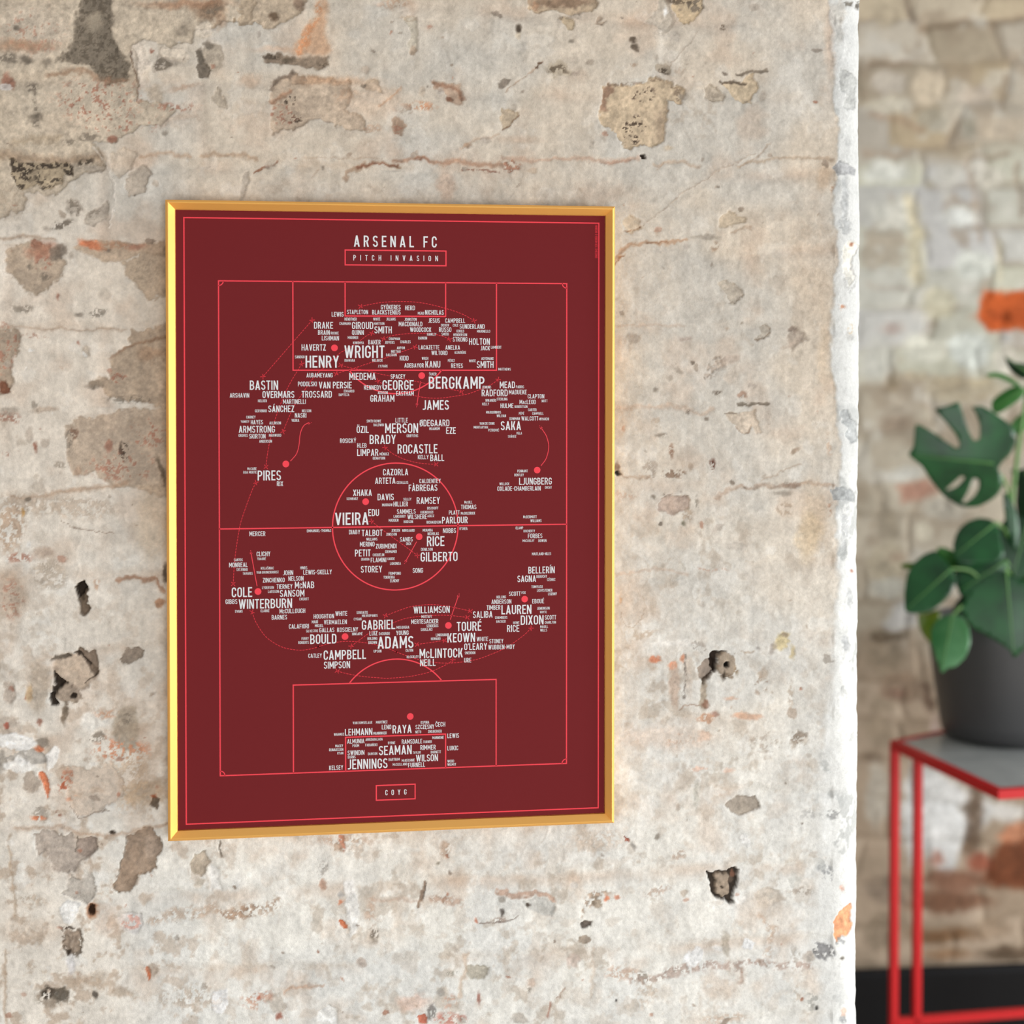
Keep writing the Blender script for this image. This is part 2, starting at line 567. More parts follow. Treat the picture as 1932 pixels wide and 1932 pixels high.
P_([(205, 290), (232, 280), (255, 290), (245, 320), (225, 335), (210, 318)], (213, 196, 176), 0.6)
S_([(176, 278), (186, 292), (200, 312), (215, 345), (218, 380), (208, 430)], 2.5, (232, 222, 210), 0.7, 1.5, 0, -0.8)
E_(395, 20, 34, 17, (140, 114, 92), 0.75, soft=8)
E_(400, 14, 20, 14, 'D', 0.65, soft=5, sp=-0.15)
E_(420, 40, 12, 15, (160, 132, 108), 0.6, soft=6)
E_(350, 5, 75, 8, (165, 118, 88), 0.55, soft=6, sp=0)
P_([(365, 50), (385, 38), (400, 42), (405, 60), (385, 75), (368, 70)], (216, 202, 184), 0.7, 1.2, 0, -0.6)
# left, mid height
P_([(15, 470), (60, 452), (110, 470), (126, 500), (115, 520), (92, 535), (60, 560), (35, 535), (10, 510)], (172, 152, 131), 0.8, 3)
E_(82, 470, 26, 15, (165, 108, 84), 0.6, soft=8)
E_(85, 490, 18, 18, 'R', 0.7, soft=5, sp=0.2)
E_(112, 474, 15, 14, (120, 108, 96), 0.75, soft=4)
E_(135, 482, 5, 7, 'G', 0.8)
E_(56, 503, 4, 4, 'D', 0.9)
E_(86, 522, 12, 8, 'D', 0.6, sp=0.05)
E_(108, 560, 3, 7, 'R', 0.8)
P_([(138, 465), (160, 452), (200, 455), (270, 460), (310, 455), (316, 480), (260, 480), (235, 490), (200, 495), (180, 485)], (182, 158, 134), 0.75, 3)
E_(172, 461, 22, 8, 'O', 0.9, rot=14, soft=3)
E_(215, 464, 40, 8, (160, 118, 92), 0.55, soft=5, sp=-0.1)
E_(258, 465, 18, 6, 'R', 0.6, soft=4)
S_([(-20, 452), (40, 447), (100, 450)], 6, 'B', 0.6, 4)
P_([(233, 490), (290, 478), (318, 460), (318, 562), (285, 560), (262, 538), (247, 520)], (178, 158, 136), 0.8, 2.5)
E_(275, 510, 30, 30, 'D', 0.35, soft=10, sp=0.3)
E_(45, 584, 19, 9, 'D', 0.6, soft=4, sp=-0.1)
E_(150, 594, 8, 5, (140, 130, 118), 0.85)
E_(187, 590, 19, 9, (134, 124, 112), 0.8, rot=-20, sp=-0.25)
E_(200, 557, 12, 8, 'G', 0.5)
S_([(-20, 616), (50, 618), (130, 620), (235, 622)], 3.5, 'B', 0.5, 3)
P_([(-60, 612), (28, 620), (36, 650), (25, 690), (32, 720), (12, 745), (-60, 742)], (163, 144, 124), 0.8, 3)
E_(12, 660, 20, 50, 'R', 0.7, soft=6, sp=0.35)
P_([(0, 718), (12, 720), (21, 738), (8, 743), (0, 740)], (128, 84, 64), 0.9)
E_(163, 663, 11, 10, (176, 162, 146), 0.8)
E_(148, 648, 3, 4, 'R', 0.8)
E_(65, 632, 24, 5, 'R', 0.5, sp=0.3)
P_([(210, 680), (240, 650), (245, 625), (262, 622), (320, 605), (320, 772), (280, 765), (240, 762), (205, 752), (196, 727), (168, 724), (175, 715), (203, 710)], (174, 153, 131), 0.8, 2.5)
E_(222, 712, 16, 12, 'R', 0.7, soft=4, sp=0.15)
S_([(210, 675), (240, 655), (280, 640), (315, 632)], 5, (140, 108, 84), 0.6, 3)
E_(285, 665, 28, 14, (150, 120, 96), 0.5, soft=8)
E_(250, 755, 50, 8, 'D', 0.6, soft=4, sp=0.3)
E_(180, 724, 14, 8, 'D', 0.5, sp=0)
P_([(122, 812), (150, 785), (200, 780), (318, 768), (318, 932), (240, 925), (212, 912), (180, 895), (142, 895), (126, 865)], (176, 155, 134), 0.72, 3)
E_(130, 832, 9, 24, (128, 118, 106), 0.7, soft=4, sp=-0.2)
E_(140, 820, 8, 14, (118, 90, 74), 0.7, sp=-0.1)
E_(233, 850, 8, 18, 'K', 0.8, sp=0.05)
E_(230, 880, 60, 25, 'R', 0.7, soft=10, sp=0.35)
E_(280, 820, 40, 25, 'R', 0.7, soft=10, sp=0.35)
E_(205, 840, 8, 10, 'R', 0.7, sp=0)
E_(115, 880, 12, 8, (160, 148, 134), 0.8, sp=-0.2)
E_(150, 888, 7, 10, (165, 140, 120), 0.7)
E_(305, 890, 5, 30, (96, 84, 70), 0.7, rot=-15)
E_(12, 785, 26, 12, (160, 116, 98), 0.7, soft=4, sp=-0.1)
E_(15, 775, 20, 8, 'G', 0.7, sp=0)
E_(66, 843, 4, 9, 'R', 0.9)
E_(55, 820, 7, 14, (170, 156, 142), 0.6)
E_(85, 835, 9, 9, (170, 156, 142), 0.6)
E_(20, 855, 18, 4, 'R', 0.5, sp=0.2)
E_(65, 763, 6, 6, 'D', 0.5)
E_(85, 773, 25, 5, 'B', 0.4)
S_([(20, 940), (80, 935), (150, 925), (240, 912)], 7, (160, 130, 106), 0.55, 4)
E_(60, 952, 65, 22, (176, 158, 140), 0.65, soft=9, sp=-0.15)
E_(160, 960, 55, 20, (184, 166, 148), 0.6, soft=8, sp=-0.1)
E_(52, 942, 6, 5, 'D', 0.8)
E_(42, 968, 4, 6, (200, 152, 84), 0.85)
E_(290, 985, 30, 70, (190, 168, 142), 0.45, soft=14)
# left, lower
E_(18, 1000, 26, 42, (170, 142, 118), 0.65, soft=10, sp=-0.15)
E_(36, 1053, 23, 8, (158, 104, 84), 0.7, soft=4, sp=-0.1)
E_(20, 1120, 30, 55, (176, 154, 134), 0.6, soft=12, sp=0)
E_(20, 1130, 24, 40, 'R', 0.6, soft=10, sp=0.38)
E_(92, 1085, 34, 28, (178, 164, 148), 0.7, soft=7, sp=-0.15)
E_(80, 1045, 20, 10, (172, 150, 132), 0.6, soft=5, sp=0)
S_([(115, 985), (135, 995), (180, 1002), (215, 1005)], 1.8, (140, 120, 104), 0.7, 1.2, 0, 0.5)
P_([(143, 1108), (158, 1097), (166, 1112), (163, 1140), (170, 1150), (160, 1164), (150, 1157), (147, 1130)], (124, 106, 88), 0.9, 2, 0, 5)
P_([(144, 1108), (158, 1097), (165, 1108), (158, 1122), (152, 1122), (147, 1128)], 'K', 0.95, 2, 0, 5)
E_(156, 1127, 5, 9, (80, 68, 54), 0.8)
E_(182, 1105, 7, 12, (180, 140, 112), 0.6, sp=-0.2)
S_([(225, 1095), (262, 1089), (295, 1096), (312, 1115)], 7, (146, 104, 78), 0.65, 3)
E_(312, 1082, 4, 16, 'K', 0.7)
E_(302, 1137, 10, 9, (160, 120, 92), 0.8)
E_(140, 1265, 42, 32, (188, 168, 148), 0.8, soft=3, dep=3)
P_([(92, 1247), (108, 1236), (132, 1234), (135, 1240), (110, 1246)], 'D', 0.9, 2, 0, 2)
P_([(146, 1232), (152, 1222), (170, 1232), (180, 1225), (187, 1245), (186, 1265), (178, 1275), (170, 1255), (160, 1242)], (128, 110, 94), 0.85, 2, 0, 3)
S_([(146, 1230), (158, 1240), (172, 1250)], 4, 'K', 0.8, 1.5, 0, 2)
S_([(182, 1270), (172, 1280), (160, 1288)], 2, 'K', 0.8, 1.0)
P_([(100, 1266), (118, 1282), (128, 1290), (110, 1298), (104, 1318), (110, 1328), (98, 1332), (95, 1312), (103, 1294), (104, 1282)], 'K', 0.92, 1.6, 0, 6)
E_(126, 1310, 21, 19, 'P', 0.92, soft=1.5, dep=-1)
E_(137, 1311, 6, 5, 'K', 0.96, soft=1.2, dep=5)
E_(122, 1348, 5, 19, (112, 98, 82), 0.85, dep=2)
E_(72, 1300, 20, 48, (180, 165, 148), 0.7, soft=5)
E_(54, 1308, 6, 18, (190, 160, 122), 0.75)
E_(18, 1306, 13, 23, (178, 164, 150), 0.8, dep=1.2)
E_(22, 1300, 5, 5, 'R', 0.7)
E_(15, 1367, 27, 14, (184, 170, 156), 0.7)
E_(14, 1368, 5, 5, (170, 100, 84), 0.9)
E_(75, 1362, 5, 6, 'R', 0.8)
P_([(225, 1245), (240, 1226), (262, 1224), (274, 1230), (270, 1242), (250, 1250), (232, 1254)], (142, 128, 114), 0.9, 1.6, 0, 1.2)
E_(240, 1370, 26, 42, (152, 138, 120), 0.7, soft=6)
E_(240, 1358, 12, 10, 'D', 0.6, sp=-0.1)
E_(185, 1392, 17, 9, 'D', 0.7, sp=-0.05)
P_([(-40, 1385), (30, 1380), (60, 1392), (68, 1405), (50, 1425), (20, 1412), (-40, 1410)], 'W', 0.9, 1.5, 0, -0.8)
P_([(10, 1430), (40, 1418), (70, 1412), (95, 1430), (80, 1440), (50, 1438)], (176, 170, 162), 0.8)
E_(5, 1440, 12, 22, (150, 142, 132), 0.8)
P_([(85, 1425), (105, 1405), (115, 1415), (105, 1440), (90, 1455)], 'W', 0.8, 1.5, 0, -0.6)
E_(36, 1446, 28, 14, 'W', 0.8, dep=-0.5)
E_(75, 1413, 9, 6, 'O', 0.9)
E_(80, 1401, 13, 9, 'D', 0.6, sp=0)
E_(178, 1360, 22, 18, (228, 224, 216), 0.75, soft=5)
E_(230, 1415, 50, 22, (196, 130, 98), 0.8, soft=8, sp=0.22)
E_(200, 1345, 20, 8, (200, 150, 120), 0.6, soft=5, sp=0.1)
E_(250, 1470, 30, 60, (186, 160, 134), 0.5, soft=14, sp=-0.1)
P_([(72, 1455), (85, 1455), (92, 1475), (96, 1490), (93, 1508), (86, 1490), (80, 1475)], 'O', 0.95, 1.3)
E_(60, 1474, 18, 20, (166, 152, 138), 0.8)
E_(124, 1476, 14, 20, (176, 96, 68), 0.9, soft=3, sp=-0.05)
E_(136, 1505, 9, 5, (188, 110, 78), 0.8, sp=-0.1)
E_(78, 1535, 15, 18, (160, 150, 138), 0.75, sp=-0.2)
E_(72, 1544, 14, 6, 'O', 0.85, sp=-0.15)
E_(113, 1532, 8, 9, (150, 110, 92), 0.8, sp=-0.1)
E_(275, 1495, 42, 25, (166, 142, 116), 0.55, soft=8)
P_([(283, 1520), (290, 1502), (300, 1508), (298, 1525)], (90, 76, 62), 0.8)
E_(290, 1504, 5, 5, (150, 84, 56), 0.8)
S_([(135, 1520), (150, 1545), (168, 1540), (180, 1530), (205, 1528)], 1.8, (120, 104, 92), 0.75, 1.2, 0, 0.8)
P_([(110, 1450), (220, 1440), (235, 1500), (200, 1520), (168, 1538), (150, 1540), (130, 1500)], (192, 170, 150), 0.55, 3)
S_([(30, 1566), (100, 1562), (200, 1576), (240, 1572), (290, 1560), (318, 1556)], 6, (170, 140, 116), 0.55, 4)
P_([(65, 1578), (80, 1570), (102, 1567), (110, 1575), (135, 1572), (150, 1580), (180, 1580), (184, 1598), (150, 1630), (136, 1645), (110, 1642), (85, 1610), (72, 1616)], (180, 167, 155), 0.88, 1.3, 0, 1.2)
P_([(150, 1582), (180, 1578), (184, 1600), (160, 1618), (142, 1612), (148, 1595)], (158, 142, 130), 0.8, 1.2)
S_([(150, 1575), (148, 1595), (142, 1612)], 2.5, 'D', 0.8, 1)
P_([(130, 1650), (150, 1658), (175, 1650), (186, 1672), (165, 1710), (145, 1700), (113, 1692), (128, 1680)], (190, 182, 172), 0.88, 1.3, 0, 1)
P_([(240, 1576), (290, 1562), (302, 1590), (296, 1640), (265, 1650), (245, 1680), (225, 1686), (217, 1668), (235, 1610)], (152, 131, 112), 0.9, 1.5, 0, 1.5)
S_([(240, 1576), (234, 1610), (217, 1668), (226, 1686)], 2.0, 'D', 0.7, 1)
E_(285, 1600, 14, 22, (170, 152, 136), 0.7)
E_(212, 1570, 4, 4, 'K', 0.95)
E_(172, 1722, 10, 14, (150, 84, 44), 0.6, soft=4)
E_(172, 1720, 6, 9, (52, 34, 22), 0.95, soft=1.5, dep=4)
E_(135, 1775, 24, 27, (92, 78, 64), 0.75, soft=2, sp=-0.1, dep=2)
E_(135, 1774, 18, 21, 'P', 0.92, soft=1.5)
E_(128, 1752, 14, 5, 'K', 0.8, sp=-0.1)
E_(129, 1797, 4, 5, 'K', 0.9)
P_([(112, 1712), (128, 1700), (150, 1705), (148, 1725), (132, 1745), (118, 1738)], 'W', 0.9, 1.5, 0, -0.5)
E_(135, 1820, 10, 18, (204, 202, 204), 0.6, soft=4)
P_([(225, 1728), (240, 1720), (265, 1722), (272, 1745), (255, 1765), (228, 1752)], (226, 222, 218), 0.8, 1.5)
E_(250, 1740, 16, 14, (205, 150, 136), 0.7, sp=0.15)
P_([(358, 1632), (370, 1612), (385, 1605), (396, 1625), (380, 1655), (362, 1648)], (182, 168, 150), 0.85)
E_(375, 1668, 10, 8, (196, 184, 168), 0.7)
P_([(395, 1630), (412, 1640), (418, 1680), (398, 1678)], 'W', 0.7, 3)
S_([(413, 1588), (416, 1602), (418, 1616)], 4, 'D', 0.85, 1.5)
E_(445, 1668, 10, 12, 'W', 0.6, soft=5)
E_(104, 1880, 38, 18, (140, 128, 114), 0.7, soft=6, sp=-0.1)
E_(92, 1872, 14, 10, (58, 50, 42), 0.85, soft=3, sp=-0.2)
E_(118, 1878, 14, 14, (84, 76, 66), 0.8, soft=4, sp=0)
E_(178, 1877, 7, 7, (92, 84, 76), 0.85)
E_(226, 1873, 18, 10, 'N', 0.6, soft=5, sp=0)
E_(170, 1850, 40, 15, 'N', 0.45, soft=8, sp=0)
S_([(290, 1735), (340, 1722), (400, 1715), (450, 1725), (510, 1712)], 18, (176, 151, 130), 0.6, 8, -0.1)
E_(450, 1722, 30, 12, (158, 132, 112), 0.7, soft=6, sp=-0.05)
P_([(274, 1824), (282, 1828), (284, 1845), (278, 1850)], 'O', 0.9, 1.2)
E_(290, 1830, 10, 10, (170, 156, 142), 0.6, sp=0)
P_([(402, 1870), (428, 1866), (430, 1905), (415, 1915), (400, 1900)], (238, 237, 236), 0.95, 1.5, 0, -0.6)
E_(355, 1882, 62, 22, (176, 160, 144), 0.65, soft=10, sp=0.05)
E_(485, 1885, 30, 16, (190, 140, 116), 0.6, soft=6, sp=0.15)
S_([(20, 1578), (24, 1650), (28, 1730)], 5, (165, 142, 118), 0.55, 3)
S_([(10, 1800), (14, 1860), (10, 1932)], 6, (165, 142, 120), 0.55, 3)
E_(60, 1700, 30, 9, 'N', 0.5, soft=5, sp=-0.1)
E_(60, 1760, 70, 20, (196, 178, 160), 0.45, soft=12)
E_(210, 1740, 30, 30, (196, 170, 150), 0.4, soft=12)
# above the poster
P_([(450, -60), (590, -60), (575, 15), (560, 25), (530, 40), (500, 55), (470, 45), (448, 45)], (194, 174, 150), 0.85, 1.5, 0, 1.2)
E_(515, 32, 8, 8, (96, 78, 62), 0.85, soft=4)
E_(565, 5, 12, 12, (130, 108, 92), 0.7, soft=5)
P_([(556, 100), (575, 55), (592, 30), (604, -10), (618, 10), (614, 60), (622, 98), (590, 106)], (208, 158, 120), 0.6, 9, 0, 0.3)
P_([(575, 55), (592, 30), (600, 0), (606, 15), (590, 60), (570, 105), (556, 100)], (196, 130, 88), 0.6, 6, -0.1, 0.2)
E_(525, 92, 40, 5, (205, 165, 135), 0.45, soft=5)
P_([(495, 104), (520, 100), (560, 108), (618, 105), (622, 122), (600, 130), (545, 122), (500, 118)], (140, 122, 104), 0.88, 3, 0, 1.2)
E_(512, 106, 16, 6, (84, 74, 64), 0.85, sp=-0.1)
E_(545, 114, 14, 6, (88, 78, 66), 0.8, sp=0)
E_(610, 116, 10, 8, (96, 84, 72), 0.75, sp=-0.1)
P_([(511, 160), (540, 142), (600, 145), (655, 152), (664, 190), (652, 205), (692, 225), (690, 245), (655, 248), (600, 225), (565, 238), (514, 250)], (188, 168, 147), 0.85, 2, 0, 1.6)
S_([(512, 165), (525, 150), (548, 143)], 11, (112, 98, 86), 0.75, 4)
S_([(512, 195), (535, 180), (550, 172)], 6, (140, 100, 76), 0.6, 3)
E_(550, 188, 15, 9, 'K', 0.85, sp=0.2)
E_(555, 222, 20, 10, 'K', 0.75, sp=0.32)
E_(535, 215, 25, 20, 'R', 0.7, sp=0.4)
E_(655, 178, 20, 14, (168, 138, 114), 0.6, soft=6, sp=-0.1)
E_(590, 152, 40, 10, (150, 118, 92), 0.5, soft=6, sp=0)
E_(640, 152, 60, 7, (208, 172, 142), 0.6, soft=6)
P_([(680, 160), (695, 148), (715, 152), (724, 175), (705, 170), (690, 168)], (186, 166, 144), 0.85)
E_(687, 160, 5, 5, 'D', 0.8)
E_(700, 190, 60, 30, (212, 186, 162), 0.55, soft=14)
E_(790, 200, 34, 8, (186, 130, 98), 0.75, rot=-6, soft=4, sp=-0.05)
E_(765, 205, 14, 8, 'G', 0.7, sp=-0.1)
E_(755, 236, 13, 14, (156, 132, 112), 0.85)
E_(755, 243, 10, 8, 'R', 0.6, sp=0.05)
E_(700, 240, 22, 8, (180, 152, 130), 0.6, sp=-0.1)
S_([(716, 200), (735, 185), (755, 165)], 4, (196, 150, 118), 0.6, 3)
P_([(814, 152), (870, 155), (876, 170), (872, 196), (845, 195), (840, 170), (816, 165)], (178, 150, 128), 0.75, 2.5)
S_([(814, 155), (845, 158), (872, 168), (874, 185)], 7, (138, 104, 84), 0.7, 3)
E_(849, 188, 6, 5, (120, 84, 66), 0.8)
E_(797, 173, 6, 8, (184, 168, 150), 0.7)
E_(832, 170, 8, 8, (180, 170, 160), 0.6)
P_([(762, 35), (785, 32), (790, 60), (788, 100), (775, 104), (770, 85), (774, 60)], (194, 184, 166), 0.7)
E_(770, 36, 16, 6, (166, 148, 128), 0.6, sp=-0.1)
E_(780, 95, 8, 10, (188, 162, 138), 0.6, sp=0)
E_(812, 50, 5, 3, 'R', 0.6)
E_(745, 5, 30, 10, (186, 150, 124), 0.5, soft=5, sp=-0.1)
E_(690, 130, 8, 7, (178, 162, 146), 0.7)
S_([(650, 340), (660, 322), (690, 312), (715, 308), (750, 316)], 8, (158, 132, 110), 0.7, 2.5)
S_([(675, 316), (700, 309), (748, 313)], 3.5, (120, 76, 58), 0.7, 2)
S_([(740, 303), (775, 299), (800, 300), (830, 305), (880, 306), (945, 312)], 8, (166, 128, 104), 0.7, 4)
S_([(780, 300), (810, 301)], 5, (134, 96, 76), 0.6, 3)
S_([(868, 318), (905, 320), (940, 324)], 3, (116, 72, 56), 0.7, 1.5, -0.2)
S_([(575, 297), (650, 298), (720, 300)], 2.5, 'B', 0.4, 2)
S_([(478, 326), (498, 314), (524, 304)], 3, (128, 84, 62), 0.8, 1.3)
E_(512, 306, 13, 8, (182, 170, 156), 0.7, rot=-25)
P_([(455, 335), (468, 320), (470, 340), (458, 378), (450, 380)], (186, 174, 160), 0.65)
S_([(600, 320), (590, 335)], 2, 'B', 0.5)
E_(608, 317, 2.5, 2.5, 'D', 0.9)
E_(840, 350, 14, 32, (192, 166, 146), 0.6, soft=7)
E_(880, 275, 8, 5, 'B', 0.8)
S_([(870, 280), (900, 262), (940, 255)], 4, (196, 164, 138), 0.5, 3)
# above and right of the poster
P_([(998, -40), (1125, -40), (1122, 18), (1100, 26), (1060, 22), (1040, 15), (1010, 26), (1000, 15)], (190, 168, 142), 0.88, 1.5, 0, 1.3)
E_(1060, 2, 55, 9, (120, 96, 78), 0.65, soft=4, sp=0)
E_(1010, 10, 8, 10, (150, 116, 92), 0.6, sp=-0.1)
P_([(1060, 32), (1075, 28), (1084, 40), (1080, 58), (1070, 55), (1062, 42)], (190, 170, 142), 0.85)
E_(1065, 33, 8, 4, 'D', 0.7, sp=-0.1)
P_([(1122, 45), (1130, 28), (1136, 32), (1130, 42), (1145, 40), (1135, 50)], (186, 166, 146), 0.8)
E_(1100, 28, 30, 6, 'G', 0.5)
P_([(1262, -40), (1330, -40), (1326, 22), (1305, 44), (1285, 40), (1272, 20)], (198, 176, 145), 0.9, 1.5, 0, 1.2)
E_(1312, 10, 17, 13, 'D', 0.85, sp=-0.15)
E_(1280, 2, 24, 6, (90, 78, 66), 0.8, sp=-0.15)
P_([(1236, 20), (1250, -10), (1265, 10), (1275, 40), (1260, 60), (1235, 45), (1220, 40)], (186, 176, 162), 0.75, 3)
E_(1257, 22, 3.5, 10, 'W', 0.9)
E_(1250, 62, 14, 5, 'G', 0.6, sp=-0.1)
E_(1276, 66, 10, 10, (184, 174, 162), 0.7)
E_(978, 55, 4.5, 8, (84, 72, 60), 0.9)
E_(978, 68, 5, 6, (192, 178, 158), 0.8)
E_(1195, 76, 6, 7, (92, 80, 68), 0.92)
E_(1200, 91, 6.5, 6.5, (96, 84, 72), 0.92)
E_(1195, 122, 8, 4, 'B', 0.6, sp=-0.1)
E_(1052, 132, 27, 14, (184, 170, 150), 0.85)
E_(1052, 132, 20, 9, (98, 86, 72), 0.85, sp=-0.2)
E_(1085, 137, 9, 4, (176, 160, 146), 0.7)
E_(1110, 115, 9, 7, (170, 156, 140), 0.75)
E_(1078, 113, 12, 5, 'G', 0.6)
E_(1250, 128, 14, 11, (160, 146, 128), 0.8)
E_(1252, 133, 9, 6, (78, 66, 56), 0.85, sp=-0.1)
E_(1284, 134, 14, 6, (176, 160, 144), 0.75, sp=-0.1)
E_(1237, 106, 5, 4, 'G', 0.7)
E_(1365, 53, 8, 5, (104, 90, 76), 0.85, sp=-0.2)
E_(1421, 13, 8, 8, 'G', 0.6)
E_(1077, 77, 4, 3, 'D', 0.6)
P_([(1137, 172), (1145, 162), (1180, 156), (1232, 152), (1262, 158), (1290, 166), (1286, 196), (1256, 190), (1258, 235), (1252, 268), (1215, 280), (1172, 278), (1162, 250), (1142, 240), (1135, 212)], (206, 184, 155), 0.92, 1.6, 0, 1.8)
S_([(1140, 210), (1140, 180), (1150, 165)], 9, (138, 108, 90), 0.75, 3)
S_([(1145, 162), (1190, 155), (1240, 153), (1285, 168)], 4, (118, 100, 84), 0.6, 2, -0.1)
E_(1215, 178, 22, 12, (72, 58, 50), 0.8, sp=0.15)
E_(1195, 235, 22, 18, (66, 54, 46), 0.85, sp=0.42)
E_(1195, 263, 24, 10, (66, 54, 46), 0.85, sp=0.3)
E_(1278, 177, 9, 10, (120, 104, 88), 0.75, sp=0.05)
E_(1245, 235, 12, 30, (176, 156, 134), 0.6, soft=6)
E_(1290, 180, 10, 6, 'G', 0.6)
P_([(1328, 165), (1340, 158), (1355, 165), (1370, 180), (1362, 192), (1345, 190), (1332, 182)], (182, 168, 150), 0.85)
E_(1345, 180, 14, 8, 'D', 0.45, sp=0.15)
P_([(1362, 155), (1398, 153), (1410, 142), (1425, 140), (1428, 168), (1414, 190), (1402, 194), (1385, 180)], (204, 184, 156), 0.9, 1.5, 0, 1.2)
S_([(1360, 154), (1385, 154), (1405, 158)], 5, (92, 80, 68), 0.8, 1.5)
S_([(1390, 140), (1420, 136), (1445, 132)], 6, (110, 98, 84), 0.75, 2)
E_(1438, 182, 7, 9, 'G', 0.6)
E_(1214, 295, 4.5, 4.5, 'K', 0.97, soft=1.0, dep=6)
S_([(1322, 58), (1290, 92), (1262, 124)], 2, (178, 162, 146), 0.7, 1, 0, -0.5)
S_([(1210, 426), (1262, 385), (1312, 350), (1365, 315), (1425, 290)], 2.2, (180, 164, 148), 0.75, 1, 0, -0.6)
S_([(1395, 315), (1425, 300), (1455, 270)], 3, (160, 140, 122), 0.6, 2)
S_([(1240, 318), (1252, 306)], 2, 'B', 0.7)
S_([(955, 170), (990, 145), (1025, 115)], 2.5, (170, 140, 116), 0.55, 1.5)
S_([(1010, 127), (1022, 118)], 3, (92, 70, 54), 0.8, 1.2)
S_([(945, 300), (1020, 300), (1075, 298), (1140, 304), (1205, 300)], 7, (184, 150, 128), 0.6, 4)
S_([(1130, 308), (1190, 302)], 3, (160, 124, 104), 0.5, 2)
S_([(1236, 308), (1290, 304), (1318, 312)], 6, (180, 156, 134), 0.6, 3)
S_([(1390, 312), (1450, 302), (1500, 298), (1570, 300)], 5, (166, 144, 122), 0.6, 3)
P_([(945, 310), (965, 302), (985, 308), (980, 320), (960, 328), (950, 322)], (160, 112, 90), 0.7, 2, -0.1)
E_(1002, 322, 10, 7, (184, 162, 140), 0.6)
P_([(944, 200), (960, 205), (978, 215), (962, 238), (945, 245)], (200, 180, 154), 0.85)
S_([(945, 245), (962, 238), (976, 218)], 2, (140, 106, 80), 0.7, 1)
E_(975, 265, 40, 6, (190, 164, 142), 0.45, soft=5)
E_(1115, 272, 5, 7, 'G', 0.6)
E_(1138, 258, 6, 10, 'G', 0.6)
E_(1262, 280, 10, 5, (190, 172, 148), 0.7)
E_(1130, 365, 45, 20, (186, 166, 148), 0.35, soft=12)
P_([(1176, 418), (1190, 405), (1205, 412), (1206, 432), (1190, 442), (1180, 436)], (202, 184, 160), 0.7, 1.5)
S_([(1180, 438), (1195, 436), (1206, 425)], 2, (142, 110, 84), 0.8, 1)
P_([(1355, 428), (1362, 410), (1375, 398), (1390, 408), (1410, 412), (1408, 422), (1385, 424), (1372, 430)], (194, 176, 152), 0.8)
E_(1240, 438, 3, 8, 'N', 0.6)
E_(1355, 353, 2, 2, 'D', 0.8)
S_([(1160, 488), (1170, 474), (1190, 462), (1222, 457), (1262, 458), (1300, 452)], 6, (180, 146, 118), 0.75, 2.5)
S_([(1220, 457), (1262, 457)], 3, (140, 106, 82), 0.7, 1.5)
S_([(1162, 498), (1168, 484), (1176, 482)], 3, (150, 108, 76), 0.8, 1.5)
E_(1248, 470, 22, 6, (182, 174, 164), 0.65)
E_(1295, 466, 5, 6, (170, 160, 150), 0.6)
E_(1330, 447, 22, 4, 'D', 0.45, sp=0)
E_(1348, 462, 7, 9, 'B', 0.7, sp=-0.1)
S_([(1380, 440), (1400, 432), (1420, 428)], 4, 'B', 0.45, 2)
P_([(1358, 530), (1368, 526), (1398, 545), (1404, 558), (1390, 566), (1378, 572), (1372, 555)], (190, 178, 162), 0.85)
S_([(1375, 570), (1390, 565), (1404, 556)], 2.5, 'D', 0.6, 1.5, -0.1)
E_(1345, 500, 3, 4, 'D', 0.6)
P_([(1432, 615), (1445, 612), (1456, 618), (1455, 635), (1440, 640), (1424, 642), (1430, 632), (1440, 626)], (178, 168, 154), 0.85)
S_([(1425, 642), (1445, 638), (1457, 626), (1455, 616)], 1.8, (132, 112, 94), 0.7, 1)
P_([(1490, 630), (1500, 616), (1512, 624), (1525, 640), (1510, 648), (1495, 660), (1488, 642)], (160, 146, 132), 0.7, 4)
E_(1500, 625, 9, 7, (122, 108, 98), 0.7, soft=3, sp=-0.1)
S_([(1475, 660), (1490, 650), (1515, 640)], 5, (184, 166, 150), 0.5, 3)
E_(1196, 636, 12, 9, (172, 160, 146), 0.8)
E_(1188, 655, 4, 10, 'G', 0.5)
E_(1293, 638, 13, 5, (172, 156, 144), 0.7)
E_(1297, 650, 6, 7, 'G', 0.5)
E_(1374, 620, 4, 3, 'N', 0.6)
P_([(1332, 700), (1345, 680), (1358, 672), (1372, 690), (1356, 700), (1345, 715), (1328, 720)], (176, 162, 148), 0.8, 2, -0.15)
E_(1380, 680, 20, 8, (176, 160, 146), 0.7, rot=-15, sp=0)
E_(1380, 712, 14, 10, (192, 180, 166), 0.6)
E_(1355, 742, 8, 4, (104, 92, 80), 0.85, sp=-0.2)
E_(1400, 746, 9, 6, (150, 122, 104), 0.8, sp=-0.1)
E_(1238, 736, 6, 4, 'D', 0.6, sp=0)
S_([(1395, 764), (1420, 762), (1447, 760)], 6, (118, 106, 92), 0.8, 1.5)
P_([(1363, 778), (1415, 780), (1425, 772), (1428, 790), (1442, 815), (1430, 816), (1420, 802), (1412, 815), (1400, 818), (1388, 806)], (206, 188, 168), 0.75, 1.3)
S_([(1365, 780), (1395, 782)], 3, 'D', 0.6, 1.5, -0.1)
S_([(1388, 806), (1400, 818), (1413, 814), (1420, 802)], 1.8, 'B', 0.7, 1)
S_([(1160, 772), (1230, 765), (1290, 770), (1320, 785), (1345, 770)], 6, (190, 166, 146), 0.55, 3)
E_(1300, 777, 5, 4, 'D', 0.7, sp=-0.1)
E_(1240, 795, 10, 8, 'N', 0.5, sp=-0.1)
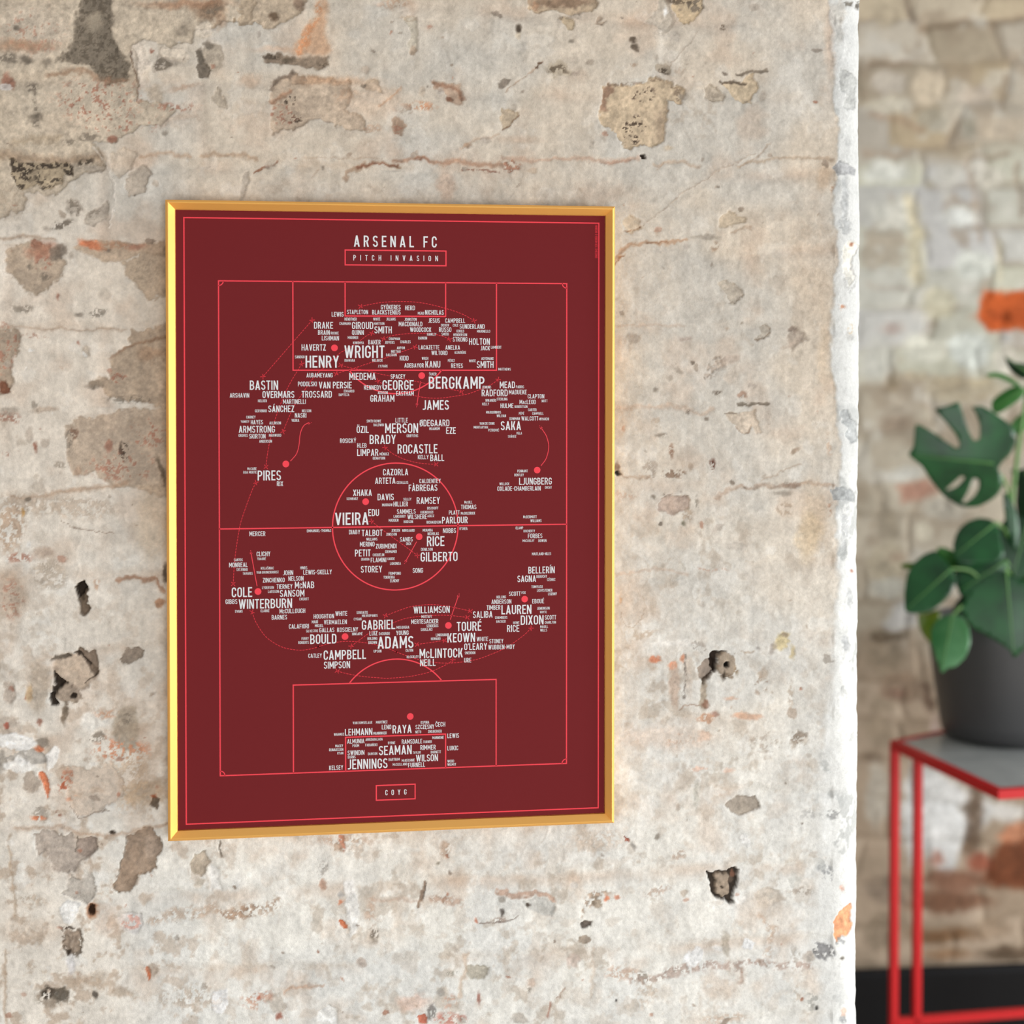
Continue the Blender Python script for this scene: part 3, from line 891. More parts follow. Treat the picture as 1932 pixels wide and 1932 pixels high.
S_([(1160, 616), (1220, 611), (1290, 612)], 4, (190, 166, 146), 0.5, 3)
E_(1248, 822, 10, 4, 'D', 0.7, sp=0.1)
E_(1176, 810, 3, 5, (190, 140, 110), 0.7)
E_(1225, 885, 12, 18, (164, 150, 136), 0.65, sp=-0.15)
E_(1270, 893, 24, 8, (122, 98, 80), 0.75, sp=-0.05)
E_(1268, 850, 4, 14, (130, 96, 76), 0.7, sp=-0.1)
E_(1345, 876, 4.5, 13, (88, 52, 40), 0.9, sp=-0.35)
E_(1302, 880, 5, 7, 'N', 0.6)
S_([(1160, 885), (1180, 898), (1225, 902)], 4, 'B', 0.55, 2.5)
E_(1167, 893, 3.5, 3.5, (40, 36, 34), 0.97, dep=4)
E_(1165, 880, 4, 7, (120, 96, 80), 0.8)
E_(1500, 850, 10, 4, (150, 128, 108), 0.7, rot=-30)
S_([(1438, 908), (1470, 890), (1510, 875)], 2.5, 'B', 0.45, 2)
S_([(1354, 938), (1372, 924), (1410, 918), (1460, 916), (1500, 914), (1575, 912)], 7, (166, 144, 126), 0.65, 3)
E_(1500, 914, 26, 5, (138, 116, 100), 0.6, soft=3, sp=-0.1)
P_([(1238, 960), (1252, 940), (1290, 934), (1303, 945), (1300, 960), (1275, 972), (1262, 968)], (178, 158, 144), 0.85, 1.3, 0, 1)
S_([(1250, 940), (1275, 933), (1300, 938)], 4, (120, 102, 90), 0.65, 2, -0.1)
E_(1297, 975, 8, 16, 'N', 0.6, sp=-0.2)
E_(1180, 935, 20, 10, (190, 160, 140), 0.5, soft=5, sp=-0.1)
E_(1233, 938, 5, 5, 'D', 0.6)
E_(1315, 950, 3, 12, 'D', 0.6, sp=-0.1)
E_(1480, 958, 14, 12, 'N', 0.55, sp=0.05)
E_(1475, 930, 18, 5, 'D', 0.35, sp=0)
E_(1530, 480, 40, 110, (198, 178, 156), 0.4, soft=20)
E_(1556, 660, 10, 70, (202, 180, 154), 0.5, soft=9)
E_(1535, 970, 24, 70, (206, 184, 158), 0.5, soft=14)
E_(1566, 960, 5, 14, (160, 120, 94), 0.6, sp=-0.15)
E_(1566, 840, 6, 20, (186, 156, 132), 0.5, sp=-0.1)
E_(1565, 90, 8, 60, (206, 180, 158), 0.5, soft=7)
E_(1555, 330, 12, 25, (204, 176, 148), 0.5, soft=8)
E_(1570, 350, 4, 12, (166, 126, 98), 0.6, sp=-0.1)
# right of the poster, lower
E_(1525, 1010, 22, 45, (206, 182, 148), 0.5, soft=10)
S_([(1160, 1082), (1215, 1076), (1262, 1074), (1300, 1082)], 5, (190, 168, 150), 0.6, 3)
S_([(1320, 1073), (1350, 1077), (1372, 1076)], 4, (180, 140, 118), 0.6, 2.5, -0.1)
E_(1290, 990, 4, 5, (120, 114, 96), 0.8)
E_(1390, 1030, 22, 7, (196, 186, 174), 0.6)
E_(1190, 1130, 30, 50, (205, 190, 174), 0.3, soft=16)
E_(1171, 1132, 3, 8, (206, 168, 134), 0.8)
S_([(1172, 1155), (1180, 1180), (1195, 1185), (1210, 1170), (1215, 1150)], 1.6, 'N', 0.6, 1)
E_(1478, 1212, 14, 14, (200, 182, 136), 0.75, soft=4)
E_(1495, 1232, 5, 12, (196, 176, 132), 0.7)
E_(1460, 1222, 6, 12, (160, 148, 138), 0.6, rot=20)
E_(1432, 1222, 5, 5, (150, 144, 138), 0.6)
E_(1217, 1198, 26, 6, 'N', 0.5, rot=-12, sp=-0.05)
E_(1318, 1222, 12, 12, (160, 150, 140), 0.7, sp=-0.1)
S_([(1400, 1230), (1425, 1229)], 3, 'N', 0.7, 2)
P_([(1320, 1262), (1330, 1245), (1345, 1240), (1352, 1255), (1345, 1270), (1328, 1290), (1322, 1280)], (158, 142, 128), 0.85, 2, 0, 3)
P_([(1337, 1236), (1348, 1228), (1362, 1230), (1375, 1229), (1362, 1236), (1352, 1244), (1353, 1262), (1346, 1268), (1341, 1255), (1342, 1246)], (58, 46, 38), 0.95, 2, 0, 6)
S_([(1347, 1266), (1335, 1276), (1326, 1290)], 4.5, (72, 56, 44), 0.9, 1.6, 0, 3)
E_(1372, 1253, 20, 22, (156, 141, 124), 0.95, soft=1.3, dep=-1.2)
E_(1372, 1276, 16, 5, (110, 90, 70), 0.8, sp=-0.2)
E_(1391, 1265, 5, 8, (124, 102, 76), 0.8, sp=-0.1)
E_(1372, 1253, 5.5, 5.5, (26, 22, 20), 0.98, soft=1.0, dep=8)
E_(1366, 1274, 3, 8, 'K', 0.8)
E_(1328, 1312, 8, 30, (156, 141, 122), 0.8, soft=3)
E_(1333, 1330, 6, 8, (126, 92, 74), 0.8)
E_(1236, 1246, 13, 6, (202, 132, 102), 0.9, sp=-0.45)
E_(1272, 1256, 8, 7, (206, 138, 106), 0.9)
E_(1289, 1244, 4, 8, (208, 148, 118), 0.9)
E_(1274, 1294, 9, 42, (186, 166, 150), 0.8, soft=3)
E_(1300, 1275, 6, 40, (200, 186, 172), 0.6, soft=4)
S_([(1293, 1238), (1295, 1270), (1291, 1315)], 3.5, (112, 102, 94), 0.75, 1.5, -0.2)
S_([(1283, 1338), (1295, 1328), (1322, 1330)], 2.5, (150, 120, 100), 0.7, 1.5)
E_(1337, 1356, 18, 8, (186, 142, 114), 0.75, sp=-0.1)
E_(1350, 1348, 6, 5, 'R', 0.6)
E_(1412, 1352, 28, 7, (206, 158, 128), 0.65, sp=0)
E_(1380, 1318, 12, 3, (206, 160, 132), 0.6)
E_(1330, 1387, 13, 11, (216, 184, 162), 0.75)
E_(1435, 1295, 12, 22, (150, 132, 116), 0.65, sp=0.15)
E_(1440, 1270, 8, 14, 'N', 0.5, sp=0)
E_(1505, 1394, 14, 16, (140, 126, 112), 0.8, soft=4, sp=-0.1)
E_(1492, 1310, 5, 25, 'N', 0.5, sp=-0.1)
E_(1260, 1390, 90, 22, (212, 190, 172), 0.45, soft=12, sp=0.0)
E_(1440, 1400, 30, 16, (170, 156, 142), 0.6, soft=6, sp=0.15)
E_(1285, 1395, 25, 12, (190, 160, 138), 0.55, soft=5, sp=0.05)
E_(1270, 1215, 40, 6, (236, 232, 226), 0.5, soft=4)
# below the poster
P_([(640, 1576), (650, 1574), (652, 1600), (646, 1608), (640, 1598)], (190, 118, 94), 0.85, 2, -0.2)
E_(650, 1585, 50, 10, (186, 152, 128), 0.55, soft=6, sp=-0.1)
E_(670, 1600, 16, 18, (192, 176, 160), 0.55, sp=-0.1)
E_(610, 1640, 9, 14, (110, 100, 92), 0.85, sp=-0.15)
E_(612, 1635, 28, 26, (224, 222, 216), 0.5, soft=10)
E_(610, 1670, 8, 8, (170, 130, 108), 0.7, rot=-40)
P_([(640, 1735), (648, 1738), (655, 1750), (650, 1756), (644, 1748)], 'O', 0.95, 1.2)
E_(644, 1702, 5, 4, 'O', 0.8, rot=-30)
E_(644, 1686, 5, 5, (176, 172, 168), 0.8)
P_([(650, 1662), (665, 1660), (672, 1690), (680, 1725), (672, 1760), (660, 1770), (655, 1730), (652, 1695)], 'W', 0.85, 3, 0, -0.6)
E_(700, 1725, 10, 42, (194, 168, 148), 0.65, soft=5, sp=-0.15)
E_(705, 1762, 8, 14, (142, 132, 120), 0.85, sp=-0.1)
E_(703, 1776, 8, 6, 'G', 0.6)
E_(683, 1815, 10, 10, (176, 160, 148), 0.7)
S_([(800, 1666), (796, 1688), (792, 1712)], 6, (140, 118, 100), 0.85, 1.6)
S_([(803, 1668), (798, 1695)], 2, 'K', 0.6, 1)
S_([(455, 1712), (490, 1708), (520, 1700)], 14, (162, 134, 112), 0.6, 5, -0.1)
S_([(700, 1695), (760, 1698), (790, 1702)], 5, (190, 160, 140), 0.5, 4)
S_([(538, 1876), (548, 1866), (580, 1864), (610, 1858)], 5, (188, 152, 128), 0.6, 2.5)
E_(487, 1885, 4, 5, (176, 106, 84), 0.85)
E_(512, 1885, 4, 5, (176, 106, 84), 0.85)
E_(525, 1918, 5, 8, (166, 106, 88), 0.85, rot=30)
E_(520, 1895, 18, 16, (190, 178, 164), 0.6)
P_([(600, 1910), (620, 1900), (638, 1908), (640, 1932), (600, 1932)], (236, 236, 233), 0.8)
P_([(788, 1920), (800, 1914), (808, 1920), (806, 1932), (790, 1932)], (196, 112, 88), 0.9)
E_(815, 1912, 8, 16, (120, 116, 112), 0.8, sp=-0.1)
E_(780, 1895, 30, 16, (212, 178, 160), 0.55, soft=7, sp=0)
E_(830, 1870, 10, 10, (150, 146, 140), 0.6, sp=-0.1)
E_(840, 1605, 10, 18, (170, 142, 120), 0.6, sp=-0.1)
E_(826, 1629, 4, 4, (150, 142, 126), 0.85)
S_([(820, 1700), (845, 1692), (870, 1700)], 16, (172, 144, 126), 0.65, 4, -0.15)
S_([(838, 1702), (842, 1688)], 4, (140, 108, 88), 0.7, 2)
S_([(940, 1690), (965, 1690), (985, 1686), (1015, 1684), (1035, 1688), (1050, 1697)], 11, (178, 148, 130), 0.8, 2.5)
P_([(985, 1700), (1010, 1693), (1035, 1698), (1050, 1705), (1040, 1730), (1015, 1725), (990, 1712)], (194, 192, 186), 0.8, 3)
S_([(903, 1741), (935, 1742), (965, 1735), (975, 1728)], 2.5, (124, 108, 98), 0.75, 1.2)
E_(946, 1722, 4, 7, (88, 80, 74), 0.85)
E_(942, 1735, 10, 5, (150, 126, 112), 0.7, sp=-0.1)
E_(997, 1710, 4, 5, 'K', 0.9)
E_(947, 1698, 8, 5, 'D', 0.5, sp=0)
E_(898, 1737, 4, 4, (200, 120, 92), 0.85)
P_([(1098, 1728), (1105, 1695), (1118, 1680), (1140, 1678), (1155, 1688), (1130, 1695), (1115, 1712)], (190, 164, 142), 0.75, 3, -0.1)
E_(1126, 1700, 10, 10, (158, 142, 124), 0.85, sp=-0.3)
E_(1145, 1696, 5, 5, (214, 130, 96), 0.85)
E_(1165, 1694, 6, 5, (206, 134, 106), 0.8, sp=-0.1)
P_([(1095, 1742), (1102, 1733), (1118, 1738), (1115, 1748), (1098, 1750)], (92, 82, 74), 0.9, 1.5, 0, 1.5)
P_([(1178, 1578), (1188, 1580), (1187, 1588), (1180, 1586)], (166, 88, 68), 0.95, 1)
E_(1195, 1596, 4, 7, (140, 136, 130), 0.8, rot=-30)
E_(1190, 1605, 8, 10, 'G', 0.4)
E_(1130, 1588, 48, 20, (206, 190, 174), 0.6, soft=9, sp=-0.2)
S_([(1118, 1790), (1122, 1830), (1114, 1880)], 6, (196, 178, 160), 0.55, 4)
E_(1175, 1838, 30, 12, (186, 152, 130), 0.6, soft=5, sp=-0.05)
E_(1210, 1845, 10, 12, 'D', 0.5, sp=-0.1)
E_(1162, 1887, 2.6, 2.6, (36, 32, 30), 0.97)
P_([(875, 1825), (900, 1822), (922, 1828), (915, 1846), (885, 1848)], (184, 176, 160), 0.85, 2)
E_(853, 1836, 9, 5, (140, 136, 124), 0.7, sp=-0.1)
S_([(882, 1800), (876, 1840), (870, 1880)], 7, (196, 172, 150), 0.6, 3)
E_(902, 1885, 3.5, 10, (150, 98, 84), 0.8)
E_(850, 1925, 25, 11, (180, 118, 104), 0.75, soft=4, sp=0.05)
E_(850, 1890, 12, 16, (196, 158, 138), 0.6, sp=-0.05)
S_([(1038, 1893), (1034, 1920)], 4, (160, 110, 92), 0.7, 2)
S_([(1050, 1882), (1066, 1865)], 3, (160, 130, 110), 0.6, 2)
E_(998, 1865, 4, 8, 'D', 0.6, sp=-0.1)
E_(1000, 1855, 8, 8, (205, 180, 162), 0.6)
E_(980, 1925, 14, 10, (176, 168, 158), 0.7)
E_(1085, 1815, 12, 12, (196, 176, 164), 0.6)
# lower right
P_([(1368, 1520), (1380, 1506), (1400, 1502), (1428, 1504), (1430, 1522), (1415, 1530), (1402, 1538), (1380, 1532)], (166, 154, 140), 0.9, 1.4, 0, 1.2)
P_([(1395, 1580), (1406, 1572), (1414, 1585), (1412, 1600), (1400, 1590)], 'W', 0.95, 1.2, 0, -0.4)
P_([(1338, 1646), (1352, 1643), (1378, 1641), (1392, 1644), (1391, 1665), (1386, 1690), (1389, 1705), (1376, 1704), (1372, 1694), (1345, 1693), (1342, 1670)], (70, 60, 52), 0.95, 1.4, 0, 5)
P_([(1350, 1648), (1376, 1647), (1378, 1686), (1366, 1692), (1352, 1688)], (160, 144, 127), 0.95, 1.2, 0, -4)
E_(1364, 1675, 3.5, 2.5, 'K', 0.95, soft=1)
E_(1380, 1665, 6, 6, (140, 122, 106), 0.7)
E_(1283, 1610, 12, 10, (178, 158, 142), 0.7, sp=-0.2)
E_(1240, 1682, 26, 8, (176, 154, 138), 0.65, rot=-12, sp=-0.15)
E_(1292, 1686, 8, 8, 'N', 0.5, sp=-0.1)
S_([(1440, 1725), (1456, 1750), (1455, 1775), (1445, 1800)], 13, (192, 168, 148), 0.65, 6, -0.2)
P_([(1425, 1690), (1445, 1672), (1470, 1680), (1480, 1700), (1450, 1712), (1430, 1710)], (200, 186, 170), 0.6, 4)
P_([(1290, 1815), (1300, 1795), (1318, 1785), (1328, 1798), (1315, 1820), (1298, 1828)], (237, 237, 236), 0.85, 2, 0, -0.4)
P_([(1400, 1785), (1410, 1770), (1425, 1782), (1418, 1792), (1405, 1792)], (239, 239, 238), 0.95, 1.3, 0, -0.4)
E_(1355, 1790, 14, 5, (236, 236, 234), 0.7, soft=3)
E_(1368, 1780, 8, 24, (170, 158, 140), 0.5, sp=0)
S_([(1200, 1850), (1235, 1852), (1262, 1840), (1310, 1826), (1380, 1824), (1430, 1817), (1525, 1822)], 14, (172, 150, 138), 0.7, 4, -0.25)
S_([(1395, 1830), (1400, 1850)], 8, (176, 150, 134), 0.6, 4)
E_(1220, 1870, 20, 30, (196, 178, 160), 0.5, soft=8, sp=-0.1)
E_(1370, 1925, 40, 10, (190, 165, 145), 0.5, soft=5, sp=-0.1)
E_(1240, 1578, 6, 5, 'D', 0.6, sp=0)
E_(1315, 1500, 5, 25, (190, 186, 174), 0.6)
E_(1500, 1660, 14, 12, (196, 194, 186), 0.5)
E_(1510, 1683, 18, 9, (160, 148, 136), 0.7, soft=4, sp=-0.15)
E_(1530, 1535, 25, 8, (170, 168, 164), 0.6, sp=0.05)
E_(1320, 1452, 16, 4, (220, 180, 158), 0.6, sp=-0.1)
E_(1375, 1453, 10, 4, (224, 186, 164), 0.6)
E_(1500, 1800, 9, 18, (160, 150, 138), 0.5, sp=0.1)
E_(1525, 1805, 12, 9, (180, 168, 156), 0.7)
E_(1505, 1880, 14, 20, 'N', 0.4, sp=0.15)
# the white corner
P_([(1572, 1738), (1585, 1722), (1605, 1704), (1609, 1712), (1606, 1735), (1607, 1752), (1600, 1768), (1588, 1766), (1580, 1778), (1575, 1758)], (232, 164, 122), 0.97, 1.2, 0, 1.2)
E_(1552, 1796, 19, 16, (132, 131, 131), 0.9, soft=2.5, sp=-0.15, dep=1)
E_(1590, 1777, 10, 9, (150, 150, 150), 0.8, sp=-0.1)
E_(1562, 1648, 14, 14, (158, 158, 158), 0.75, sp=-0.1)
E_(1572, 1535, 15, 9, (151, 151, 149), 0.8, sp=-0.1)
E_(1588, 1807, 4, 2.5, 'D', 0.9)
E_(1588, 1675, 3, 4, (206, 160, 140), 0.8)
E_(1540, 1904, 2.5, 2.5, (30, 28, 26), 0.97)
E_(1532, 1890, 8, 22, (150, 148, 142), 0.6, sp=0.05)
E_(1592, 1910, 5, 8, (214, 180, 160), 0.8)
E_(1590, 1922, 8, 7, (150, 150, 150), 0.8, sp=-0.1)
S_([(1592, 9), (1610, 10), (1623, 8)], 6, (110, 104, 94), 0.85, 2, -0.2)
E_(1617, 13, 5, 4, (84, 78, 70), 0.85)
E_(1586, 38, 2, 4, (110, 80, 60), 0.9)
E_(1579, 25, 14, 24, (212, 206, 196), 0.75, soft=4)
E_(1582, 60, 8, 24, (180, 177, 170), 0.7, soft=4)
P_([(1583, 128), (1592, 130), (1612, 140), (1620, 150), (1616, 175), (1614, 205), (1600, 212), (1593, 200), (1596, 178), (1584, 170), (1582, 150)], (177, 177, 173), 0.9, 1.5, 0, 0.7)
E_(1600, 265, 6, 10, (185, 185, 182), 0.7)
P_([(1570, 315), (1580, 303), (1600, 308), (1612, 318), (1612, 332), (1595, 330), (1578, 332)], (172, 172, 172), 0.9, 1.4, 0, 0.7)
E_(1594, 370, 7, 42, (178, 179, 178), 0.8, soft=3)
E_(1596, 425, 12, 16, (168, 169, 168), 0.75, sp=-0.2)
P_([(1592, 458), (1605, 452), (1618, 462), (1612, 478), (1606, 500), (1610, 525), (1602, 545), (1592, 520), (1590, 490)], (230, 226, 214), 0.8, 1.5, 0, 0.6)
S_([(1618, 465), (1612, 480), (1607, 500), (1611, 520)], 1.8, (170, 166, 160), 0.8, 1)
E_(1606, 460, 3, 3, (150, 96, 70), 0.85)
E_(1588, 578, 6, 5, (190, 130, 96), 0.75, sp=-0.2)
E_(1604, 622, 4, 7, (200, 160, 100), 0.85, sp=-0.2)
E_(1600, 636, 8, 10, (184, 182, 177), 0.7)
E_(1600, 535, 12, 22, (177, 176, 172), 0.6, sp=-0.05)
P_([(1586, 772), (1598, 770), (1604, 790), (1617, 800), (1617, 830), (1604, 838), (1596, 825), (1600, 805), (1588, 798)], (170, 172, 171), 0.9, 1.4, 0, 0.7)
P_([(1568, 925), (1580, 916), (1600, 922), (1612, 930), (1610, 948), (1590, 945), (1572, 948)], (168, 170, 169), 0.9, 1.4, 0, 0.7)
E_(1594, 1000, 8, 50, (177, 178, 177), 0.75, soft=3, sp=-0.2)
E_(1593, 1045, 11, 12, (161, 163, 161), 0.7, sp=0)
E_(1606, 1077, 3, 3, (150, 100, 84), 0.85)
E_(1595, 1210, 7, 16, (176, 177, 177), 0.75)
E_(1600, 1130, 6, 20, (177, 178, 178), 0.6)
E_(1608, 1390, 7, 14, (172, 172, 170), 0.6, rot=20, sp=-0.1)
# scattered small pits, flakes and specks all over
rr = random.Random(11)
for k in range(420):
    x, y = rr.uniform(0, 1560), rr.uniform(0, 1932)
    if 300 < x < 1170 and 370 < y < 1595:
        continue
    r = rr.choice([1.2, 1.6, 2.2, 3, 4, 6])
    c = rr.choice([(120, 108, 96), (150, 134, 118), (170, 150, 132), (168, 120, 98), (176, 164, 150), (182, 170, 158)])
    if x < 520 or y > 1590:
        c = rr.choice([c, (160, 116, 96), (140, 124, 110), (226, 222, 216)])
    E_(x, y, r * rr.uniform(0.7, 2.0), r * rr.uniform(0.6, 1.4), c, rr.uniform(0.4, 0.85), rr.uniform(-50, 50), 1.2, 0, 0.3)

build_wall_front()

# ---------------------------------------------------------------- the far wall, its skirting, and the floor
FYAW = math.radians(2.5)
FDIR = np.array([math.cos(FYAW), -math.sin(FYAW), 0.0])       # along the wall, to the right
FN = np.array([-math.sin(FYAW), -math.cos(FYAW), 0.0])        # towards the room
FP = at_depth(1775, 1000, 3.45)
FP[2] = 0.0


def on_far(px, py):
    return on_plane(px, py, FP, FN)


def along(p):
    return float(np.dot(np.asarray(p) - FP, FDIR))


def build_wall_back():
    a0, a1 = along(on_far(1560, 900)), along(on_far(2060, 900))
    zt = float(on_far(1900, -60)[2])
    sb = 0.0046
    A = np.append(axis([(-3.2, a0, 130), (a0, a1, int((a1 - a0) / sb)), (a1, 2.4, 190)]), 2.4)
    Z = np.append(axis([(0.0, 2.0, int(2.0 / sb)), (2.0, 2.7, 120)]), 2.7)
    AA, ZZ = np.meshgrid(A, Z)
    f = lambda s, o=4, sd=0, g=0.5: fbm(AA, ZZ, s, o, sd + 100, g)
    X = FP[0] + FDIR[0] * AA
    Y = FP[1] + FDIR[1] * AA
    U, V = to_px(X, Y, ZZ)
    q = (ZZ + 0.022 * f(0.25, 3, 1)) / PITCHZ
    row = np.floor(q).astype(int)
    fz = q - row
    shift = LAT[(row * 37) & 255, 5] * 0.9
    bx = (AA + 0.03 * f(0.15, 3, 2)) / 0.17 + shift
    bi = np.floor(bx).astype(int)
    fx = bx - bi
    dz = np.minimum(fz, 1 - fz) * PITCHZ
    dx = np.minimum(fx, 1 - fx) * 0.17
    d = np.minimum(dz, dx) + 0.003 * f(0.03, 3, 3)
    j = 1 - sstep(0.004, 0.014, d)
    h1, h2, h3 = (LAT[(row * 53 + k) & 255, (bi * 29 + 3 * k) & 255] for k in (0, 91, 47))
    H = 0.006 * f(0.2, 3, 4) + 0.003 * f(0.05, 3, 5) + 0.005 * (h1 - 0.5) - 0.006 * j
    upper = np.array([186, 173, 152.0]) + (h1[..., None] - 0.5) * 34 + (h2[..., None] - 0.5) * np.array([14, 4, -12.0])
    mid = np.array([198, 196, 184.0]) + (h1[..., None] - 0.5) * 24 + (h3[..., None] - 0.5) * np.array([4, 4, -14.0])
    lowm = np.array([186, 175, 156.0]) + (h1[..., None] - 0.5) * 26
    deep = np.array([176, 158, 137.0]) + (h1[..., None] - 0.5) * 30
    vv = V + 45 * f(0.16, 3, 6)
    c = upper
    for k, (a, b, cc) in enumerate(((255, 330, mid), (700, 745, lowm), (1180, 1260, deep))):
        t = sstep(a, b, vv)[..., None]
        c = c * (1 - t) + cc * t
    jj = (j * 0.36 * sstep(-0.5, 0.4, f(0.15, 2, 7)))[..., None]
    c = c * (1 - jj) + np.array([142, 126, 106.0]) * jj
    bl = (0.55 * sstep(0.2, 0.7, f(0.07, 4, 8)))[..., None]
    c = c * (1 - bl) + np.array([158, 142, 122.0]) * bl
    wl = (0.5 * sstep(0.25, 0.7, f(0.06, 4, 9)) * sstep(1300, 1150, V))[..., None]
    c = c * (1 - wl) + np.array([218, 214, 204.0]) * wl
    FF = []
    e = lambda x, y, rx, ry, cl, a=0.8, rot=0, soft=8, sp=0: FF.append(('E', x, y, rx, ry, rot, cl, a, soft, sp, 1.0))
    s = lambda pts, w, cl, a=0.6, soft=6: FF.append(('S', pts, w, cl, a, soft, 0, 3.0))
    p = lambda pts, cl, a=0.9, soft=5: FF.append(('P', pts, cl, a, soft, 0, 0.0))
    s([(1700, -40), (1710, 10), (1725, 40)], 12, (112, 98, 84), 0.8)
    s([(1740, 55), (1785, 48), (1830, 42)], 9, (134, 114, 92), 0.7)
    s([(1635, 118), (1720, 122)], 12, (146, 126, 106), 0.6)
    s([(1870, 40), (1932, 34)], 10, (134, 114, 92), 0.6)
    e(1675, 20, 32, 30, (190, 176, 152), 0.8)
    e(1675, 155, 35, 24, (200, 190, 176), 0.9)
    e(1755, 165, 34, 34, (214, 198, 174), 0.85)
    e(1680, 200, 40, 16, (210, 202, 184), 0.85)
    s([(1645, 215), (1700, 230), (1740, 248)], 9, (166, 140, 118), 0.7)
    e(1845, 180, 30, 22, (200, 186, 170), 0.8)
    s([(1898, 150), (1890, 200)], 16, (150, 134, 114), 0.7)
    e(1885, 240, 45, 22, (206, 190, 168), 0.8)
    e(1760, 225, 30, 20, (172, 166, 150), 0.7)
    e(1828, 242, 10, 18, (150, 146, 130), 0.7)
    s([(1635, 290), (1710, 292)], 9, (166, 146, 126), 0.7)
    s([(1830, 300), (1900, 292)], 10, (156, 140, 120), 0.7)
    e(1670, 325, 40, 24, (220, 220, 210), 0.9)
    e(1790, 330, 26, 16, (216, 212, 200), 0.8)
    e(1752, 345, 10, 8, (166, 158, 138), 0.8)
    e(1860, 335, 34, 26, (206, 200, 186), 0.8)
    s([(1825, 310), (1842, 400), (1848, 450)], 10, (184, 168, 150), 0.7)
    s([(1915, 310), (1925, 410)], 14, (160, 146, 128), 0.7)
    e(1690, 405, 50, 30, (216, 214, 202), 0.8)
    s([(1718, 380), (1725, 420), (1738, 445)], 20, (206, 188, 146), 0.6, 14)
    s([(1722, 460), (1730, 530)], 24, (210, 194, 156), 0.6, 14)
    e(1810, 410, 36, 18, (222, 224, 218), 0.9)
    s([(1640, 455), (1700, 458)], 8, (190, 176, 156), 0.6)
    e(1840, 500, 40, 28, (214, 216, 206), 0.9)
    s([(1885, 455), (1890, 530)], 9, (216, 206, 176), 0.7)
    s([(1640, 540), (1710, 545)], 8, (182, 170, 156), 0.7)
    e(1770, 575, 34, 30, (208, 200, 172), 0.7)
    p([(1848, 558), (1862, 549), (1960, 546), (1960, 625), (1865, 622), (1850, 604)], (196, 92, 44), 0.97, 5)
    e(1890, 600, 40, 10, (170, 76, 36), 0.6)
    e(1680, 620, 20, 10, (190, 168, 156), 0.7)
    e(1660, 680, 30, 40, (202, 200, 190), 0.7)
    e(1745, 660, 42, 28, (222, 220, 204), 0.9)
    e(1830, 660, 40, 36, (212, 216, 208), 0.9)
    e(1900, 680, 24, 30, (214, 208, 194), 0.8)
    s([(1720, 712), (1860, 720)], 16, (184, 170, 144), 0.7)
    e(1820, 735, 70, 26, (182, 168, 140), 0.6)
    e(1685, 730, 12, 18, (150, 134, 110), 0.7)
    e(1700, 770, 30, 24, (190, 178, 160), 0.7)
    e(1690, 800, 30, 14, (156, 138, 120), 0.7)
    e(1710, 860, 30, 14, (192, 184, 166), 0.7)
    e(1710, 895, 34, 11, (214, 212, 202), 0.9, -12)
    p([(1696, 918), (1745, 902), (1772, 925), (1740, 945), (1705, 950)], (178, 128, 108), 0.75, 8)
    e(1780, 960, 40, 22, (196, 190, 176), 0.8)
    e(1745, 1005, 18, 18, (206, 198, 178), 0.8)
    e(1675, 990, 24, 30, (160, 148, 128), 0.7)
    e(1675, 1060, 36, 40, (184, 172, 148), 0.7)
    e(1695, 1050, 14, 8, (150, 126, 108), 0.6)
    e(1675, 1110, 34, 18, (206, 204, 192), 0.8)
    p([(1665, 1175), (1690, 1140), (1720, 1120), (1730, 1180), (1700, 1192), (1668, 1190)], (214, 212, 208), 0.9, 8)
    s([(1650, 1202), (1700, 1202)], 13, (106, 92, 74), 0.85, 6)
    e(1670, 1240, 40, 30, (158, 142, 120), 0.7)
    e(1700, 1300, 40, 30, (146, 124, 104), 0.7)
    e(1662, 1330, 24, 20, (166, 150, 128), 0.7)
    e(1690, 1310, 18, 10, (140, 106, 90), 0.6)
    s([(1745, 1290), (1752, 1340)], 14, (96, 76, 62), 0.8)
    e(1765, 1372, 8, 20, (178, 158, 150), 0.8)
    e(1660, 1385, 25, 30, (168, 152, 130), 0.6)
    e(1645, 1430, 20, 10, (116, 98, 80), 0.7)
    e(1655, 1500, 22, 60, (190, 186, 174), 0.7)
    p([(1725, 1440), (1790, 1470), (1860, 1500), (1880, 1540), (1820, 1590), (1800, 1640), (1770, 1650), (1735, 1600), (1712, 1640), (1700, 1560), (1705, 1480)], (222, 224, 222), 0.95, 10)
    e(1790, 1540, 40, 30, (232, 234, 232), 0.6)
    s([(1845, 1480), (1840, 1540), (1828, 1600)], 26, (112, 92, 74), 0.85, 9)
    e(1765, 1620, 14, 14, (178, 120, 100), 0.7)
    e(1830, 1525, 16, 10, (96, 80, 64), 0.7)
    e(1900, 1530, 45, 16, (214, 212, 206), 0.9)
    p([(1885, 1575), (1905, 1552), (1960, 1545), (1960, 1590), (1900, 1600)], (190, 128, 96), 0.85, 8)
    p([(1880, 1598), (1960, 1580), (1960, 1680), (1900, 1680), (1850, 1660)], (112, 62, 38), 0.9, 10)
    e(1850, 1625, 22, 18, (142, 74, 54), 0.8)
    e(1800, 1660, 60, 22, (132, 92, 72), 0.8)
    e(1790, 1700, 80, 20, (110, 74, 54), 0.8)
    e(1870, 1755, 40, 18, (150, 130, 108), 0.7)
    e(1690, 1680, 60, 26, (142, 126, 110), 0.7)
    e(1780, 1765, 60, 14, (112, 80, 52), 0.8)
    e(1665, 1760, 34, 40, (128, 114, 96), 0.6)
    e(1790, 1802, 40, 10, (146, 112, 82), 0.8)
    e(1900, 1800, 50, 14, (84, 68, 52), 0.8)
